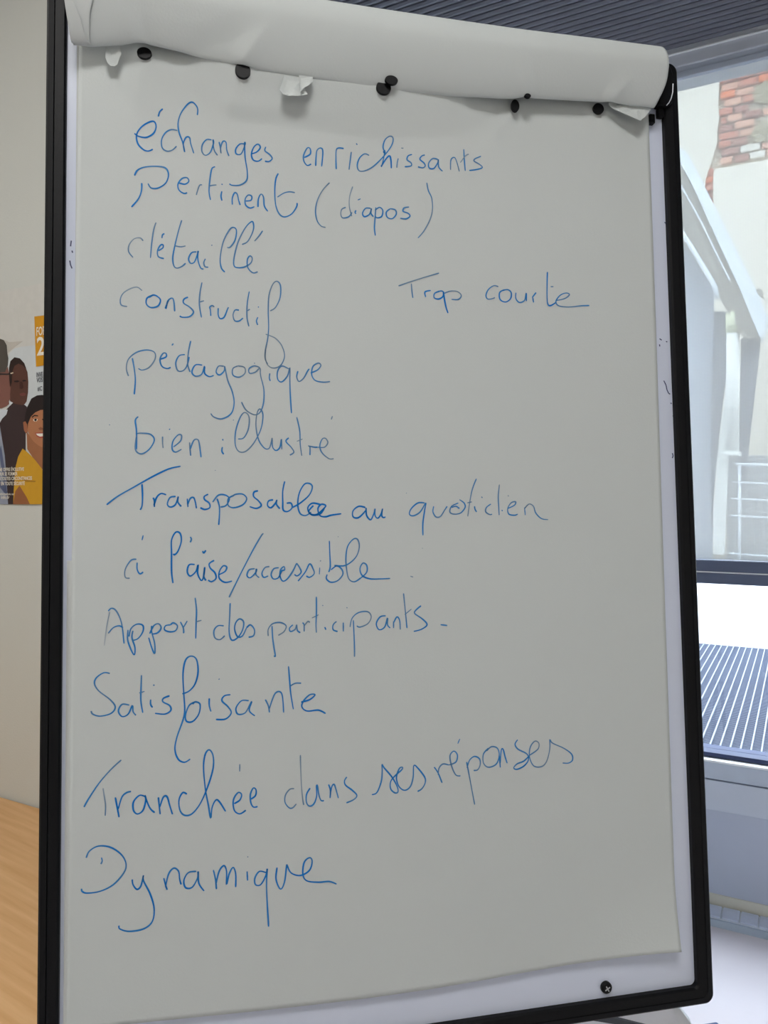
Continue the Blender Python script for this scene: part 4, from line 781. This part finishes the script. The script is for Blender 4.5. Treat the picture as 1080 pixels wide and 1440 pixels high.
for wd in words:
    vs = []; fs = []; ink = []
    for k, P in wd:
        S = catmull(P) if len(P) > 2 else [P[0], ((P[0][0]+P[1][0])/2, (P[0][1]+P[1][1])/2), P[1]]; n = len(S); ph = ri.uniform(0, 6)
        base = len(vs)
        for i, p in enumerate(S):
            a = S[max(i-1, 0)]; c = S[min(i+1, n-1)]; t = Vector((c[0]-a[0], c[1]-a[1])); t = t/max(t.length, 1e-6); nn = Vector((-t.y, t.x))
            hw = .00074*(.48+.54*k)*(1+.14*math.sin(i*.37+ph)) * (.75 if i in (0, n-1) else 1)
            for sg in (-1, 1): u, v = p[0]+nn.x*hw*sg, p[1]+nn.y*hw*sg; vs.append(tuple(BL(u, v, lift(u, v)+.00035)))
            ink += [max(0, min(1, (k-.24)*1.2 + .12*math.sin(i*.23+ph*2)))]*2
            if i: fs.append((base+2*i-2, base+2*i-1, base+2*i+1, base+2*i))
    me = bpy.data.meshes.new('handwriting'); me.from_pydata(vs, [], fs); me.materials.append(im)
    al = me.attributes.new('ink', 'FLOAT', 'POINT'); al.data.foreach_set('value', ink)
    o = bpy.data.objects.new('handwriting', me); C.objects.link(o); put(o, sheet)
# turned-over pages bulging over the top of the board
LIP = [(-.335, 1.007), (-.306, 1.0070), (-.2549, 1.0170), (-.20, 1.0105), (-.1557, 1.0045), (-.0929, 1.0005), (-.0085, .9985), (.06, .9995), (.1211, 1.002), (.17, 1.0075), (.242, 1.012), (.3005, 1.0125), (.33, 1.0125)]
def interp(T, x):
    if x <= T[0][0]: return T[0][1]
    for (a, b), (c, d) in zip(T[:-1], T[1:]):
        if x <= c: return b+(d-b)*(x-a)/(c-a)
    return T[-1][1]
PR = [(0, .016, .0145), (.03, .004, .0155), (.05, .000, .0180), (.09, .001, .0220), (.17, .012, .029), (.28, .030, .036), (.40, .050, .0395), (.52, .069, .033), (.62, .082, .020), (.70, .087, .004), (.77, .085, -.014), (.84, .072, -.024), (1.0, -.25, -.030)]
PRs = None
def prof(t):
    for i in range(len(PR)-1):
        if t <= PR[i+1][0] or i == len(PR)-2:
            p0 = PR[max(i-1, 0)]; p1 = PR[i]; p2 = PR[i+1]; p3 = PR[min(i+2, len(PR)-1)]; x = (t-p1[0])/(p2[0]-p1[0])
            def h(c):
                m1 = (p2[c]-p0[c])/(p2[0]-p0[0]) if i else 0; m2 = (p3[c]-p1[c])/(p3[0]-p1[0]) if p3 is not p2 else 0; dd = p2[0]-p1[0]
                return (2*x**3-3*x*x+1)*p1[c]+(x**3-2*x*x+x)*dd*m1+(-2*x**3+3*x*x)*p2[c]+(x**3-x*x)*dd*m2
            return h(1), h(2)
def band(u, t, off=0):
    dv, dw = prof(t); dv2, dw2 = prof(min(1, t+.004)); tv, tw = dv2-dv, dw2-dw; L = math.hypot(tv, tw) or 1; nv, nw = -tw/L, tv/L
    top = 1.0915-.002*math.sin(u*7) + .010*sstep((-u-.20)/.1)*-1
    lp = interp(LIP, u); sc_ = (top-lp)/.087
    mid = sstep((u+.10)/.06)*sstep((.12-u)/.06)   # in the middle the pages lie flatter on the sheet
    v = lp+dv*sc_; w_ = dw
    if t < .3: w_ -= .0025*mid*(1-t/.3)
    bump = 0
    if .03 < t < .6:
        x = v
        bump += ridge(u, x, (-.157, 1.008), (-.133, 1.040), .016, .0045) + ridge(u, x, (.150, 1.005), (.140, 1.032), .013, .004) + ridge(u, x, (.255, 1.014), (.275, 1.036), .013, .0035) + ridge(u, x, (-.262, 1.012), (-.272, 1.032), .013, .003) - ridge(u, x, (-.20, 1.015), (-.14, 1.036), .02, .003)
    bump += .0012*math.sin(u*14+.5)*math.sin(t*7)
    return v+nv*(off+bump)*0+(0), w_+bump+off*(1 if t < .5 else .3) if t < .62 else w_+.0, u
def band_pt(u, t, off=0):
    v, w_, u = band(u, t, off)
    if t >= .5: v += off
    return BL(u, v, w_)
def uLR(t):
    tt = min(t, .7)
    uL = -.3225-.0035*sstep((tt-.05)/.3) + .0*tt; uR = .3095+.0085*sstep((tt-.04)/.25)-.0015*sstep((tt-.45)/.2)
    return uL, uR
def band_fn(a, b): uL, uR = uLR(b); return band_pt(uL+a*(uR-uL), b)
grid('turned_pages', 200, 90, band_fn, M_pag, pad, .0006)
grid('turned_pages_inner', 40, 40, lambda a, b: (lambda t: BL(-.315+a*.62, *(lambda p: (1.020+p[0]*.80, p[1]*.72))(prof(t))))(.10+.75*b), M_pag2, pad, .0006)
# folded left end of the turned pages: two overlapping corners
def fold(name, B, off, t0=.06, t1=.60):
    def fn(a, b):
        t = t0+(t1-t0)*b; uL, _ = uLR(t); uR_ = interp(B, t); return band_pt(uL-.0012+a*(uR_-uL+.0012), t, off)
    return grid(name, 14, 40, fn, M_pag2, pad, .0005)
fold('folded_corner', [(.06, -.3055), (.12, -.3065), (.25, -.3045), (.40, -.298), (.6, -.288)], .0022)
fold('folded_corner', [(.06, -.3065), (.10, -.3085), (.2, -.3130), (.32, -.3205), (.40, -.326)], .0040, .06, .38)
SCR = [("small rounded torn tab of paper under the left end of the roll", [(-0.2931, 1.0131), (-0.2930, 0.9990), (-0.2910, 0.9941), (-0.2883, 0.9922), (-0.2842, 0.9920), (-0.2815, 0.9938), (-0.2802, 0.9999), (-0.2781, 1.0053), (-0.2795, 1.0148)], .0135, .016), ("torn paper scrap hanging left of the middle of the roll", [(-0.1163, 1.0005), (-0.1195, 0.9876), (-0.1217, 0.9800), (-0.1180, 0.9751), (-0.1131, 0.9745), (-0.1087, 0.9743), (-0.1032, 0.9745), (-0.0926, 0.9781), (-0.0945, 0.9831), (-0.0953, 0.9858), (-0.0963, 1.0018)], .0195, .027), ("bent paper sliver on the torn scrap", [(-0.1013, 0.9998), (-0.1007, 0.9885), (-0.1005, 0.9777), (-0.0958, 0.9845), (-0.0913, 0.9878), (-0.0869, 0.9935), (-0.0870, 0.9992)], .0235, .031), ("long torn paper flap under the right end of the roll", [(0.2564, 1.0210), (0.2530, 1.0112), (0.2578, 1.0064), (0.2708, 1.0007), (0.2879, 0.9937), (0.2913, 0.9944), (0.2989, 1.0012), (0.3082, 1.0129), (0.3099, 1.0219)], .0150, .021)]
for nm, P, w0, w1 in SCR:
    c = [sum(p[i] for p in P)/len(P) for i in (0, 1)]; vmin = min(p[1] for p in P); vmax = max(p[1] for p in P)
    n = len(P); rings = []
    for f_ in (1, .66, .33):
        rings.append([(c[0]+(p[0]-c[0])*f_, c[1]+(p[1]-c[1])*f_) for p in P])
    pts = [q for r in rings for q in r]+[tuple(c)]; g = lambda q: w0+(w1-w0)*((vmax-q[1])/(vmax-vmin))**1.5+.001*math.sin(q[0]*400)
    vs = [BL(q[0], q[1], g(q)) for q in pts]; fs = [(r*n+i, r*n+(i+1) % n, (r+1)*n+(i+1) % n, (r+1)*n+i) for r in range(2) for i in range(n)]+[(2*n+i, 2*n+(i+1) % n, 3*n) for i in range(n)]
    o = MB().add(vs, fs).obj('torn_scrap', M_pag, pad); md = o.modifiers.new('t', 'SOLIDIFY'); md.thickness = .0004
    tag(o, nm)
# black pegs showing through the punched holes
for u, v, ru, rv, dw in ((-.2563, 1.0115, .0072, .0060, .0125), (-.1585, 1.0000, .0078, .0086, .0205), (-.0110, .9975, .0080, .0075, .0225), (-.0035, 1.0035, .0070, .0050, .0275), (.1405, .9985, .0048, .0070, .0155), (.1510, 1.0045, .0036, .0024, .0265), (.2432, 1.0080, .0066, .0062, .0130)):
    k = 24; mb = MB(); R = [[BL(u+r*ru*math.cos(2*math.pi*i/k), v+r*rv*math.sin(2*math.pi*i/k), w_) for i in range(k)] for r, w_ in ((1, dw-.003), (1, dw-.0003), (.96, dw))]
    mb.add([q for r in R for q in r], [(a*k+i, a*k+(i+1) % k, (a+1)*k+(i+1) % k, (a+1)*k+i) for a in range(2) for i in range(k)]+[tuple(2*k+i for i in range(k))])
    mb.obj('peg', M_blk, ez)
# ---------------------------------------------------------------- pale chair standing behind the lower right of the board
M_ch = mat('pale_grey_plastic', (236, 238, 244), .35); M_chs = mat('dark_strap', (70, 74, 82), .6); M_cl = mat('chair_steel', (160, 162, 168), .25, metal=.9)
chx, chy, chz = 0.1890, 0.1000, 0.8240
ch = thing('chair', (chx, chy+.2, 0), 'pale grey plastic chair with rounded backrest behind the board, lower right', 'chair')
def back_fn(a, b):
    x = (a-.5)*.42; r = .055; z = b*.36; wx = .42
    # rounded top corners
    lim = .21-(r-math.sqrt(max(0, r*r-max(0, z-(.36-r))**2)))
    x = x/.21*lim
    return Vector((chx+x, chy+.05*(x/.21)**2*-1+.05-.06*(z/.36)*0, chz-.36+z))
o = grid('backrest', 24, 24, back_fn, M_ch, ch, .012); o.modifiers['t'].offset = 1
def seat_fn(a, b): return Vector((chx+(a-.5)*.42, chy+.03+b*.40, .455-.02*math.sin(math.pi*a)*math.sin(math.pi*b)))
grid('seat', 16, 16, seat_fn, M_ch, ch, .012)
for sx in (-1, 1):
    MB().tube([(chx+sx*.17, chy+.05, .70), (chx+sx*.17, chy+.045, .46), (chx+sx*.19, chy-.02, .0)], .011, 12).obj('leg', M_cl, ch, smooth=True)
    MB().tube([(chx+sx*.17, chy+.40, .45), (chx+sx*.19, chy+.46, .0)], .011, 12).obj('leg', M_cl, ch, smooth=True)
MB().prism([Vector((chx+a, chy-.012, chz+b)) for a, b in [(0.0387, 0.0081), (0.0795, 0.0006), (0.1442, -0.0236), (0.1269, -0.0220), (0.0443, 0.0022)]], (0, .004, 0)).obj('strap', M_chs, ch)
bx = thing('storage_box', (0.9258, 0.8571, 0), 'dark blue low box on the floor right of the chair', 'box')
x_, y_, _ = (0.9258, 0.8571, 0)
o = MB().box((x_-.12, y_-.1, 0), (x_+.12, y_+.1, .10)).obj('body', mat('blue_plastic', (40, 84, 140), .4), bx, bevel=.008)
MB().box((x_-.128, y_-.108, .10), (x_+.128, y_+.108, .112)).obj('lid', mat('blue_lid', (34, 74, 128), .4), bx, bevel=.004)
